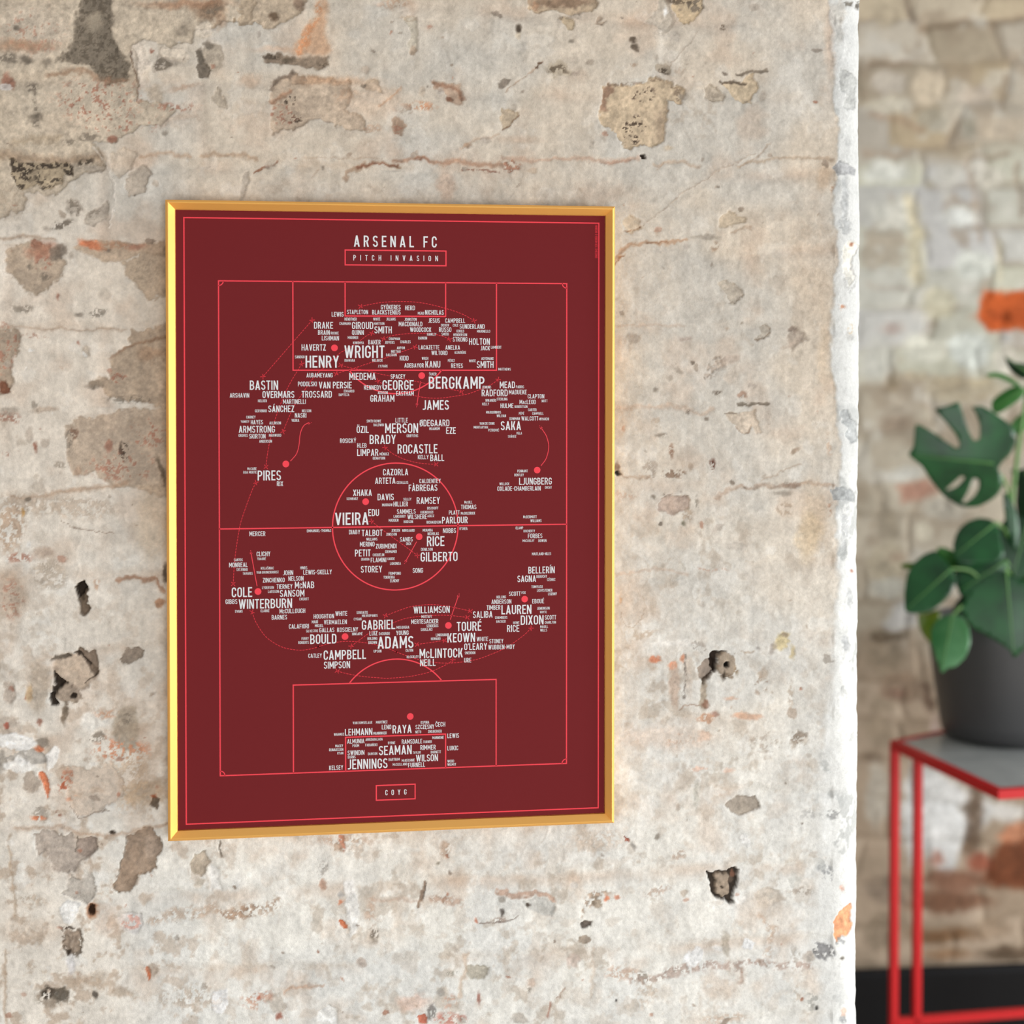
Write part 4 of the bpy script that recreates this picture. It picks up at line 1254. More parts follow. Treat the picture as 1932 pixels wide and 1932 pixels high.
    paint(U, V, c, H, FF, wobble=(6.0, 2.5), seed=5)
    H = H * 0.5
    P = np.stack([X + FN[0] * H, Y + FN[1] * H, ZZ], -1)
    return grid_mesh('wall_back', P, c, wall_material('old_whitewashed_brick', 60.0, 0.5), 0.80)


build_wall_back()


def box_between(name, p0, p1, w, h, m, parent=None):
    """bar of section w x h from p0 to p1"""
    p0, p1 = Vector(p0), Vector(p1)
    d = (p1 - p0).normalized()
    a = Vector((0, 0, 1)) if abs(d.z) < 0.9 else SIDE
    r = d.cross(a).normalized()
    u = r.cross(d).normalized()
    vs, b = [], 0.12 * min(w, h)
    prof = []
    for sx_, sy_ in ((1, 1), (-1, 1), (-1, -1), (1, -1)):
        ax, ay = sx_ * w / 2, sy_ * h / 2
        if sx_ * sy_ > 0:
            prof += [(ax, ay - sy_ * b), (ax - sx_ * b, ay)]
        else:
            prof += [(ax - sx_ * b, ay), (ax, ay - sy_ * b)]
    n = len(prof)
    for p in (p0, p1):
        vs += [p + r * x + u * y for x, y in prof]
    fs = [(i, (i + 1) % n, n + (i + 1) % n, n + i) for i in range(n)] + [tuple(range(n))[::-1], tuple(range(n, 2 * n))]
    return mesh_obj(name, vs, fs, m, parent)


SIDE = Vector((1, 0, 0))
zb = float(on_far(1775, 1821)[2])
m_base = noisy(mat('black_skirting_paint', (0.0035, 0.0035, 0.004), 0.5, 0, 0.15), 30, 0.2)
bs = []
bw = 0.022
prof = [(0, 0.0), (bw, 0.0), (bw, zb - 0.012), (bw - 0.008, zb), (0, zb)]
v = []
for a in (-3.2, 2.4):
    for o_, z in prof:
        q = FP + FDIR * a + FN * (o_ + 0.004)
        v.append((q[0], q[1], z))
n = len(prof)
b = mesh_obj('baseboard_back', v, [(i, (i + 1) % n, n + (i + 1) % n, n + i) for i in range(n)] + [tuple(range(n))[::-1], tuple(range(n, 2 * n))], m_base)
b['kind'] = 'structure'
m_floor = noisy(mat('pale_wood_floor', (0.54, 0.48, 0.40), 0.5), 3.0, 0.15)
fl = mesh_obj('floor', [(-3, -3.5, -0.05), (4.2, -3.5, -0.05), (4.2, 2.6, -0.05), (-3, 2.6, -0.05), (-3, -3.5, 0), (4.2, -3.5, 0), (4.2, 2.6, 0), (-3, 2.6, 0)],
              [(3, 2, 1, 0), (4, 5, 6, 7), (0, 1, 5, 4), (1, 2, 6, 5), (2, 3, 7, 6), (3, 0, 4, 7)], m_floor)
fl['kind'] = 'structure'

# ---------------------------------------------------------------- the framed poster
YF, YS, YW = -0.026, -0.0165, -0.003        # frame front, printed sheet, back of the frame
m_gold = mat('brushed_gold_metal', (0.97, 0.565, 0.165), 0.46, 1.0, 0.5)
gn = m_gold.node_tree
gb = gn.nodes['Principled BSDF']
gt = gn.nodes.new('ShaderNodeTexCoord')
gx = gn.nodes.new('ShaderNodeTexNoise')
gx.inputs['Scale'].default_value = 900
gr = gn.nodes.new('ShaderNodeMapRange')
gr.inputs[3].default_value = 0.5
gr.inputs[4].default_value = 0.6
gn.links.new(gt.outputs['Object'], gx.inputs['Vector'])
gn.links.new(gx.outputs['Fac'], gr.inputs[0])
gn.links.new(gr.outputs[0], gb.inputs['Roughness'])
m_print = noisy(mat('burgundy_print', tuple(lin((111, 34, 37)) * 0.88), 0.65, 0, 0.06), 9.0, 0.02)
m_ink = mat('pale_grey_ink', (0.64, 0.65, 0.66), 0.6, 0, 0.1)
m_red = mat('coral_red_ink', tuple(lin((226, 66, 77))), 0.6, 0, 0.1)
m_thin = mat('thin_line_red_ink', tuple(lin((205, 52, 62))), 0.6, 0, 0.1)
m_board = noisy(mat('backing_board', (0.30, 0.22, 0.14), 0.8), 40, 0.1)

PW, PH = 0.5113 / 2, 0.36
PC = Vector((0, 0, 1.36))
poster = empty('wall_poster', (0, YW, PC.z - PH), 'burgundy football pitch poster of player names in a thin gold frame on the whitewashed wall', 'poster')
# moulding: (distance in from the outer edge, depth)
MOULD = [(0.0, YW), (0.0, YF + 0.0034), (0.0022, YF + 0.0004), (0.0031, YF), (0.0036, YF + 0.0003), (0.0096, YF + 0.0062), (0.0102, YF + 0.0068), (0.0102, YS + 0.001), (0.012, YS + 0.001), (0.012, YW)]
corn = [(-1, 1), (1, 1), (1, -1), (-1, -1)]
for i in range(4):
    c0, c1 = corn[i], corn[(i + 1) % 4]
    vs = []
    for c in (c0, c1):
        for o_, y in MOULD:
            vs.append((c[0] * (PW - o_), y, PC.z + c[1] * (PH - o_)))
    n = len(MOULD)
    fs = [(k, (k + 1) % n, n + (k + 1) % n, n + k) for k in range(n)] + [tuple(range(n))[::-1], tuple(range(n, 2 * n))]
    mesh_obj('frame_bar', vs, fs, m_gold, poster)
w, h = PW - 0.0105, PH - 0.0105
mesh_obj('backing_board', [(x, y, PC.z + z) for y in (YS + 0.0012, YW - 0.002) for x, z in ((-w, -h), (w, -h), (w, h), (-w, h))],
         [(0, 1, 2, 3), (7, 6, 5, 4), (0, 4, 5, 1), (1, 5, 6, 2), (2, 6, 7, 3), (3, 7, 4, 0)], m_board, poster)
sheet = mesh_obj('printed_sheet', [(x, y, PC.z + z) for y in (YS, YS + 0.0008) for x, z in ((-w, -h), (w, -h), (w, h), (-w, h))],
                 [(0, 1, 2, 3), (7, 6, 5, 4), (0, 4, 5, 1), (1, 5, 6, 2), (2, 6, 7, 3), (3, 7, 4, 0)], m_print, poster)


class Ink:
    """flat printed shapes lying on the sheet; x, z in metres on the poster"""
    def __init__(s, lift):
        s.v, s.f, s.y = [], [], YS - lift

    def poly(s, pts, lift=0.0):
        k = len(s.v)
        s.v += [(x, s.y - lift, z) for x, z in pts]
        s.f.append(tuple(range(k, k + len(pts))))

    def line(s, pts, w, closed=False):
        pts = [np.array(p, float) for p in pts]
        n = len(pts)
        L, R_ = [], []
        for i in range(n):
            a = pts[i - 1] if (i > 0 or closed) else pts[i]
            b = pts[(i + 1) % n] if (i < n - 1 or closed) else pts[i]
            d0 = pts[i] - a
            d1 = b - pts[i]
            l0, l1 = np.hypot(*d0), np.hypot(*d1)
            d0 = d0 / l0 if l0 > 1e-9 else d1 / l1
            d1 = d1 / l1 if l1 > 1e-9 else d0
            n0, n1 = np.array([-d0[1], d0[0]]), np.array([-d1[1], d1[0]])
            m = n0 + n1
            q = np.dot(m, m)
            m = m * (2 / q) if q > 0.3 else n1
            L.append(pts[i] + m * w / 2)
            R_.append(pts[i] - m * w / 2)
        k = len(s.v)
        for i in range(n):
            s.v.append((L[i][0], s.y, L[i][1]))
            s.v.append((R_[i][0], s.y, R_[i][1]))
        for i in range(n if closed else n - 1):
            a, b = k + 2 * i, k + 2 * ((i + 1) % n)
            s.f.append((a, a + 1, b + 1, b))

    def done(s, name, m, parent):
        return mesh_obj(name, s.v, s.f, m, parent)


def pp(px, py):
    q = on_y(px, py, YS)
    return (float(q[0]), float(q[2]))


MPP = (pp(900, 990)[0] - pp(600, 990)[0]) / 300.0      # metres on the sheet per photo pixel
marks = Ink(0.00012)
lw = 2.3 * MPP


def rect(a, b, c, d, w=lw):
    q = [pp(*a), pp(*b), pp(*c), pp(*d)]
    xl, xr = (q[0][0] + q[3][0]) / 2, (q[1][0] + q[2][0]) / 2
    zt, zb_ = (q[0][1] + q[1][1]) / 2, (q[2][1] + q[3][1]) / 2
    marks.line([(xl, zt), (xr, zt), (xr, zb_), (xl, zb_)], w, True)
    return xl, xr, zt, zb_


rect((347.5, 410.7), (1130.2, 420.9), (1128.3, 1524), (351, 1555))
rect((651.2, 471.5), (841.4, 473.9), (841.4, 501.2), (651.2, 500))
rect((710, 1482.2), (783.2, 1479.4), (783.2, 1507), (710, 1509.8))
xl, xr, zt, zb_ = rect((412.9, 530.3), (1069.8, 534.8), (1068.2, 1440.3), (415, 1463.6))
xc = (xl + xr) / 2
zm = (pp(414, 998.2)[1] + pp(1068.3, 988.9)[1]) / 2
marks.line([(xl, zm), (xr, zm)], lw)
for (bx0, bx1, top) in ((552.7, 936.7, True), (651.2, 840.8, False)):
    x0, x1 = pp(bx0, 620)[0], pp(bx1, 620)[0]
    zz = pp(745, 698.5 if top else 596.6)[1]
    marks.line([(x0, zt), (x0, zz), (x1, zz), (x1, zt)], lw)
for (bx0, bx1, y0, y1) in ((553.4, 936, 1292.4, 1282), (652, 840.7, 1391.3, 1384.7)):
    x0, x1 = pp(bx0, 1370)[0], pp(bx1, 1370)[0]
    zz = (pp(bx0, y0)[1] + pp(bx1, y1)[1]) / 2
    marks.line([(x0, zb_), (x0, zz), (x1, zz), (x1, zb_)], lw)
ra = (pp(864.1, 990.5)[0] - pp(627.3, 994)[0]) / 2
rb_ = (pp(746, 872.2)[1] - pp(745, 1111.7)[1]) / 2
cx_ = (pp(864.1, 990.5)[0] + pp(627.3, 994)[0]) / 2
marks.line([(cx_ + ra * math.cos(t), zm + rb_ * math.sin(t)) for t in np.linspace(0, 2 * math.pi, 96, endpoint=False)], lw, True)


def arc3(p0, pm, p1, n=40):
    """circle arc through three points"""
    (ax, ay), (bx, by), (cx2, cy2) = p0, pm, p1
    d = 2 * (ax * (by - cy2) + bx * (cy2 - ay) + cx2 * (ay - by))
    ux = ((ax * ax + ay * ay) * (by - cy2) + (bx * bx + by * by) * (cy2 - ay) + (cx2 * cx2 + cy2 * cy2) * (ay - by)) / d
    uy = ((ax * ax + ay * ay) * (cx2 - bx) + (bx * bx + by * by) * (ax - cx2) + (cx2 * cx2 + cy2 * cy2) * (bx - ax)) / d
    r = math.hypot(ax - ux, ay - uy)
    a0, am, a1 = (math.atan2(y - uy, x - ux) for x, y in (p0, pm, p1))
    while am < a0: am += 2 * math.pi
    while a1 < a0: a1 += 2 * math.pi
    if am > a1:
        a1 -= 2 * math.pi
    return [(ux + r * math.cos(t), uy + r * math.sin(t)) for t in np.linspace(a0, a1, n)]


marks.line(arc3(pp(659, 698.5), pp(745, 742.8), pp(833, 698.5)), lw)
marks.line(arc3(pp(659.5, 1288.5), pp(748, 1243.5), pp(833.5, 1284.3)), lw)
rc = 8.6 * MPP
for x, z, a in ((xl, zt, -90), (xr, zt, 180), (xr, zb_, 90), (xl, zb_, 0)):
    marks.line([(x + rc * math.cos(math.radians(a + t)), z + rc * math.sin(math.radians(a + t))) for t in range(0, 91, 10)], lw * 0.8)
marks.done('pitch_markings', m_red, sheet)

for x, y in ((631, 656.3), (795.6, 708.7), (539.3, 875.4), (1013.5, 886.9), (689.9, 946.5), (790.8, 1012.6), (486.8, 1116), (651, 1201), (846, 1180), (989.9, 1130.3), (774, 1351.7)):
    dots = Ink(0.00014)
    q = pp(x, y)
    dots.poly([(q[0] + 6.3 * MPP * math.cos(t), q[1] + 6.3 * MPP * math.sin(t)) for t in np.linspace(0, 2 * math.pi, 28, endpoint=False)])
    dots.done('player_dot', m_red, sheet)


def smooth(pts, n=12):
    """Catmull-Rom through the points"""
    P = [np.array(p, float) for p in pts]
    if len(P) == 2:
        return [P[0] + (P[1] - P[0]) * t for t in np.linspace(0, 1, 40)]
    P = [2 * P[0] - P[1]] + P + [2 * P[-1] - P[-2]]
    out = []
    for i in range(1, len(P) - 2):
        for t in np.linspace(0, 1, n, endpoint=False):
            a, b, c, d = P[i - 1], P[i], P[i + 1], P[i + 2]
            out.append(0.5 * (2 * b + (c - a) * t + (2 * a - 5 * b + 4 * c - d) * t * t + (3 * b - a - 3 * c + d) * t ** 3))
    out.append(P[-2])
    return out




def dashed(pts, w, on=4.2, off=1.7):
    runs = Ink(0.0001)
    c = smooth(pts)
    s = np.concatenate([[0], np.cumsum([np.hypot(*(c[i + 1] - c[i])) for i in range(len(c) - 1)])])
    xs, ys = [p[0] for p in c], [p[1] for p in c]
    t = 0.0
    while t < s[-1]:
        e = min(t + on, s[-1])
        k = np.linspace(t, e, 4)
        runs.line([pp(np.interp(a, s, xs), np.interp(a, s, ys)) for a in k], w)
        t += on + off
    for p0, p1 in ((c[0], c[2]), (c[-1], c[-3])):
        d = (p1 - p0) / np.hypot(*(p1 - p0))
        a = math.atan2(d[1], d[0])
        for r in (math.pi / 4, -math.pi / 4):
            q = np.array([math.cos(a + r), math.sin(a + r)]) * 5.2
            runs.line([pp(*(p0 - q)), pp(*(p0 + q))], w)
    runs.done('dashed_run_line', m_thin, sheet)


for L in (
    [(680, 578), (717.6, 571), (758, 568.8), (795.3, 571.4), (834, 580), (869.8, 591.6), (894.7, 605)],
    [(589, 604), (496, 710.7)],
    [(569.6, 686), (548, 721.7), (534.6, 750), (521, 785), (511.7, 821), (505, 853.6), (501.9, 880.8)],
    [(534.2, 814.2), (542.7, 793), (554.8, 766), (568, 746), (584.4, 721.7), (599, 704), (610, 694.8), (639.4, 667.8), (649.7, 661.3), (675.8, 645.4), (690.7, 634), (701.8, 628.7)],
    [(723, 639.3), (742.5, 632.7), (779.8, 628.9), (810.8, 629.6), (834, 634), (848, 640.2)],
    [(783.6, 654.5), (758, 663.8), (727, 675.4), (691, 687), (668, 694.8), (651.5, 699.5), (633.8, 705)],
    [(642.8, 689.2), (664.6, 694.8), (688.8, 698.6), (714, 705), (734.4, 709), (765, 715.7), (804.4, 723.7), (851.5, 734.5), (871, 739)],
    [(712.2, 718.4), (720, 723), (750, 737), (780, 746), (808, 750.7), (835, 750.7), (875.7, 744.6), (892.7, 740), (925, 726.4), (940, 716)],
    [(726.3, 844.2), (741, 856), (761, 865.7), (781.5, 871.8), (801.7, 875), (823, 876)],
    [(700.7, 983.4), (717.8, 996.6), (736.5, 1010.6), (764.4, 1030.8), (787.4, 1047.9)],
    [(483, 910.5), (474, 929), (455.9, 980), (450.5, 1004), (445, 1039), (441.7, 1071.5), (440, 1101.8)],
    [(475.6, 1154.3), (483.4, 1175), (501, 1200.7), (525, 1217.6), (545.4, 1224.3), (568, 1226.6), (588.4, 1223.9), (600.5, 1220)],
    [(600.5, 1220), (617.6, 1215), (636.3, 1211.6), (653.9, 1210), (674.6, 1210.9), (695.3, 1213.7), (709.8, 1216.8), (733.3, 1223.6), (747.6, 1229.8)],
    [(747.6, 1229.8), (765.6, 1236.6), (791.7, 1244.7), (821.5, 1250), (846.3, 1251), (871, 1249), (900.8, 1243.7), (925, 1235), (947.9, 1225.5), (968, 1213.4), (989.6, 1197.3), (1002, 1185)],
    [(662.5, 1219.4), (673.5, 1211), (693.2, 1196.6), (705.6, 1189.4), (724.6, 1182), (744.5, 1173.9), (766.8, 1166.5), (794, 1162.7), (821.5, 1160.9), (846.3, 1161), (882, 1164.8)],
    [(727, 1161.7), (757, 1150.3), (778, 1144), (809, 1140.7), (834, 1142.2), (858.8, 1146.6), (887.3, 1152.8)],
    [(786.5, 1216), (838.9, 1208.3)],
    [(636.3, 1266), (656, 1271.3), (685, 1276.3), (716, 1278.9), (734.5, 1279.5), (771.8, 1276.4), (809, 1268.3), (834, 1257.8), (848.8, 1249.7), (854.4, 1244.7)],
):
    dashed(L, 1.15 * MPP)

for L in (
    [(548, 870), (559.5, 856), (564.2, 838.8), (565.8, 822.7), (569.6, 809), (576.3, 800.5), (587.8, 796.8)],
    [(793.5, 719), (785.8, 768)],
    [(1020.5, 879), (1030.6, 864.4), (1035.3, 842.9), (1031.3, 824), (1024.6, 812.6), (1017.8, 803)],
    [(786, 1022), (763, 1063.4)],
    [(485, 1106), (472.7, 1038.5)],
    [(849.5, 1169), (866.2, 1119.9)],
):
    arrows = Ink(0.0001)
    c = smooth(L)
    arrows.line([pp(*p) for p in c[:-1]], 1.35 * MPP)
    a, b = c[-1], c[-3] if len(L) > 2 else c[-6]
    d = (a - b) / np.hypot(*(a - b))
    nn = np.array([-d[1], d[0]])
    arrows.poly([pp(*(a + d * 1)), pp(*(a - d * 6.5 + nn * 2.4)), pp(*(a - d * 6.5 - nn * 2.4))])
    arrows.done('movement_arrow', m_red, sheet)

# ---- lettering: a narrow upright drawn alphabet, built of bars and arcs of one stroke width
T = 0.128


def _r(x0, y0, x1, y1):
    return [[(x0, y0), (x1, y0), (x1, y1), (x0, y1)]]


def _d(xb, yb, xt, yt, w=T * 1.08):
    return [[(xb, yb), (xb + w, yb), (xt + w, yt), (xt, yt)]]


def _a(cx, cy, rx, ry, a0, a1, n=7, t=T):
    o, q = [], []
    for k in range(n + 1):
        a = math.radians(a0 + (a1 - a0) * k / n)
        o.append((cx + rx * math.cos(a), cy + ry * math.sin(a)))
        q.append((cx + (rx - t) * math.cos(a), cy + (ry - t) * math.sin(a)))
    return [[o[k], o[k + 1], q[k + 1], q[k]] for k in range(n)]


def _o(w):
    r = w / 2
    k = 0.26
    return _a(r, 1 - k, r, k, 0, 180, 10) + _a(r, k, r, k, 180, 360, 10) + _r(0, k, T, 1 - k) + _r(w - T, k, w, 1 - k)


def _bowl(y0, y1, w):
    h = (y1 - y0) / 2
    rx = min(0.24, w - T)
    return _r(T * 0.9, y1 - T, w - rx, y1) + _r(T * 0.9, y0, w - rx, y0 + T) + _a(w - rx, (y0 + y1) / 2, rx, h, -90, 90, 10)


N_ = 0.47
GL = {}
GL['A'] = (0.52, _d(0, 0, 0.185, 1) + _d(0.52 - T * 1.08, 0, 0.186, 1) + _r(0.11, 0.2, 0.41, 0.2 + T * 0.9))
GL['B'] = (N_, _r(0, 0, T, 1) + _bowl(0, 0.565, N_) + _bowl(0.43, 1, N_ - 0.025))
GL['C'] = (0.45, _a(0.225, 0.74, 0.225, 0.26, 0, 180, 10) + _a(0.225, 0.26, 0.225, 0.26, 180, 360, 10) + _r(0, 0.26, T, 0.74) + _r(0.45 - T, 0.67, 0.45, 0.74) + _r(0.45 - T, 0.26, 0.45, 0.33))
GL['D'] = (N_, _r(0, 0, T, 1) + _r(T * 0.9, 1 - T, 0.23, 1) + _r(T * 0.9, 0, 0.23, T) + _a(0.23, 0.74, 0.24, 0.26, 0, 90, 8) + _a(0.23, 0.26, 0.24, 0.26, -90, 0, 8) + _r(N_ - T, 0.26, N_, 0.74))
GL['E'] = (0.41, _r(0, 0, T, 1) + _r(T, 0, 0.41, T) + _r(T, 1 - T, 0.41, 1) + _r(T, 0.5 - T * 0.4, 0.36, 0.5 + T * 0.6))
GL['F'] = (0.40, _r(0, 0, T, 1) + _r(T, 1 - T, 0.40, 1) + _r(T, 0.48 - T * 0.4, 0.35, 0.48 + T * 0.6))
GL['G'] = (0.46, _a(0.23, 0.74, 0.23, 0.26, 0, 180, 10) + _a(0.23, 0.26, 0.23, 0.26, 180, 360, 10) + _r(0, 0.26, T, 0.74) + _r(0.46 - T, 0.69, 0.46, 0.74) + _r(0.46 - T, 0.26, 0.46, 0.5) + _r(0.24, 0.5 - T * 0.85, 0.46, 0.5))
GL['H'] = (N_, _r(0, 0, T, 1) + _r(N_ - T, 0, N_, 1) + _r(T, 0.5 - T / 2, N_ - T, 0.5 + T / 2))
GL['I'] = (T, _r(0, 0, T, 1))
GL['J'] = (0.34, _r(0.34 - T, 0.2, 0.34, 1) + _a(0.14, 0.2, 0.2, 0.2, -90, 0, 8) + _r(0, 0, 0.14, T))
GL['K'] = (0.49, _r(0, 0, T, 1) + _d(T, 0.36, 0.32, 1, T * 1.15) + _d(0.33, 0, 0.165, 0.56, T * 1.15))
GL['L'] = (0.40, _r(0, 0, T, 1) + _r(T, 0, 0.40, T))
GL['M'] = (0.60, _r(0, 0, T, 1) + _r(0.60 - T, 0, 0.60, 1) + _d(0.30 - T * 0.5, 0.26, 0.0, 1, T) + _d(0.30 - T * 0.5, 0.26, 0.60 - T, 1, T))
GL['N'] = (0.49, _r(0, 0, T, 1) + _r(0.49 - T, 0, 0.49, 1) + _d(0.49 - T * 1.1, 0, 0.0, 1, T * 1.1))
GL['O'] = (N_, _o(N_))
GL['P'] = (0.46, _r(0, 0, T, 1) + _bowl(0.4, 1, 0.46))
GL['Q'] = (0.48, _o(N_) + _d(0.36, -0.06, 0.23, 0.22, T))
GL['R'] = (N_, _r(0, 0, T, 1) + _bowl(0.42, 1, 0.46) + _d(N_ - T * 1.15, 0, 0.19, 0.48, T * 1.15))
GL['S'] = (0.45, _a(0.225, 0.75, 0.225, 0.25, 20, 180, 10) + _a(0.225, 0.25, 0.225, 0.25, 180, 380, 12) + _a(0.225, 0.25, 0.225, 0.31, 20, 85, 5) + _a(0.225, 0.75, 0.225, 0.31, 180, 262, 6))
GL['T'] = (0.42, _r(0.21 - T / 2, 0, 0.21 + T / 2, 1 - T) + _r(0, 1 - T, 0.42, 1))
GL['U'] = (N_, _r(0, 0.25, T, 1) + _r(N_ - T, 0.25, N_, 1) + _a(N_ / 2, 0.25, N_ / 2, 0.25, 180, 360, 12))
GL['V'] = (0.51, _d(0.255 - T * 0.54, 0, 0, 1) + _d(0.255 - T * 0.54, 0, 0.51 - T * 1.08, 1))
GL['W'] = (0.74, _d(0.16, 0, 0, 1, T) + _d(0.16, 0, 0.37 - T / 2, 1, T) + _d(0.58 - T, 0, 0.37 - T / 2, 1, T) + _d(0.58 - T, 0, 0.74 - T, 1, T))
GL['X'] = (0.50, _d(0, 0, 0.5 - T * 1.12, 1, T * 1.12) + _d(0.5 - T * 1.12, 0, 0, 1, T * 1.12))
GL['Y'] = (0.50, _r(0.25 - T / 2, 0, 0.25 + T / 2, 0.45) + _d(0.25 - T / 2, 0.42, 0, 1) + _d(0.25 - T / 2 - 0.01, 0.42, 0.5 - T * 1.08, 1))
GL['Z'] = (0.44, _r(0, 0, 0.44, T) + _r(0, 1 - T, 0.44, 1) + _d(0, T * 0.6, 0.44 - T * 1.3, 1 - T * 0.6, T * 1.3))
GL['-'] = (0.28, _r(0.02, 0.42, 0.26, 0.42 + T * 0.9))
GL["'"] = (0.10, _r(0, 0.74, 0.11, 1))
GL['.'] = (0.13, _r(0, 0, T, T))
GL[' '] = (0.16, [])
GL['c'] = (0.34, [[(x * 0.75, y * 0.74) for x, y in p] for p in GL['C'][1]])
GL['a'] = (0.39, [[(x * 0.75, y * 0.74) for x, y in p] for p in GL['A'][1]])
ACC = {'Á': 'A/', 'À': 'A\\', 'É': 'E/', 'È': 'E\\', 'Í': 'I/', 'Ö': 'O:', 'Ø': 'O|', 'Š': 'Sv', 'Č': 'Cv', 'Ć': 'C/', 'Ę': 'E,', 'Ń': 'N/', 'Ý': 'Y/'}
for k, q in ACC.items():
    w_, s_ = GL[q[0]]
    m_ = w_ / 2
    e_ = {'/': _d(m_ - 0.08, 1.07, m_ + 0.04, 1.25, 0.12), '\\': _d(m_ - 0.02, 1.07, m_ - 0.14, 1.25, 0.12),
          ':': _r(m_ - 0.16, 1.08, m_ - 0.04, 1.2) + _r(m_ + 0.04, 1.08, m_ + 0.16, 1.2), '|': _d(0.02, -0.03, w_ - 0.12, 1.03, 0.09),
          'v': _d(m_ - 0.05, 1.06, m_ - 0.17, 1.22, 0.1) + _d(m_ - 0.05, 1.06, m_ + 0.07, 1.22, 0.1), ',': _d(m_ + 0.02, -0.2, m_ + 0.06, 0.0, 0.11)}[q[1]]
    GL[k] = (w_, s_ + e_)
GAP = 0.105


def text_w(t, gap):
    return sum(GL[c][0] for c in t) + gap * (len(t) - 1)


def put(ink, t, x0, x1, yc, h=None):
    """text t from photo column x0 to x1, capitals centred on row yc; h = cap height in px when letterspaced"""
    a, b = pp(x0, yc), pp(x1, yc)
    cx2, cz = pp((x0 + x1) / 2, yc)
    W_ = b[0] - a[0]
    if h is None:
        hh = W_ / text_w(t, GAP)
        gap = GAP
    else:
        hh = h * MPP
        gap = (W_ / hh - sum(GL[c][0] for c in t)) / (len(t) - 1)
    x = cx2 - W_ / 2
    for c in t:
        for k, poly in enumerate(GL[c][1]):
            ink.poly([(x + p * hh, cz + (q - 0.5) * hh) for p, q in poly], (k % 5) * 2e-5)
        x += (GL[c][0] + gap) * hh


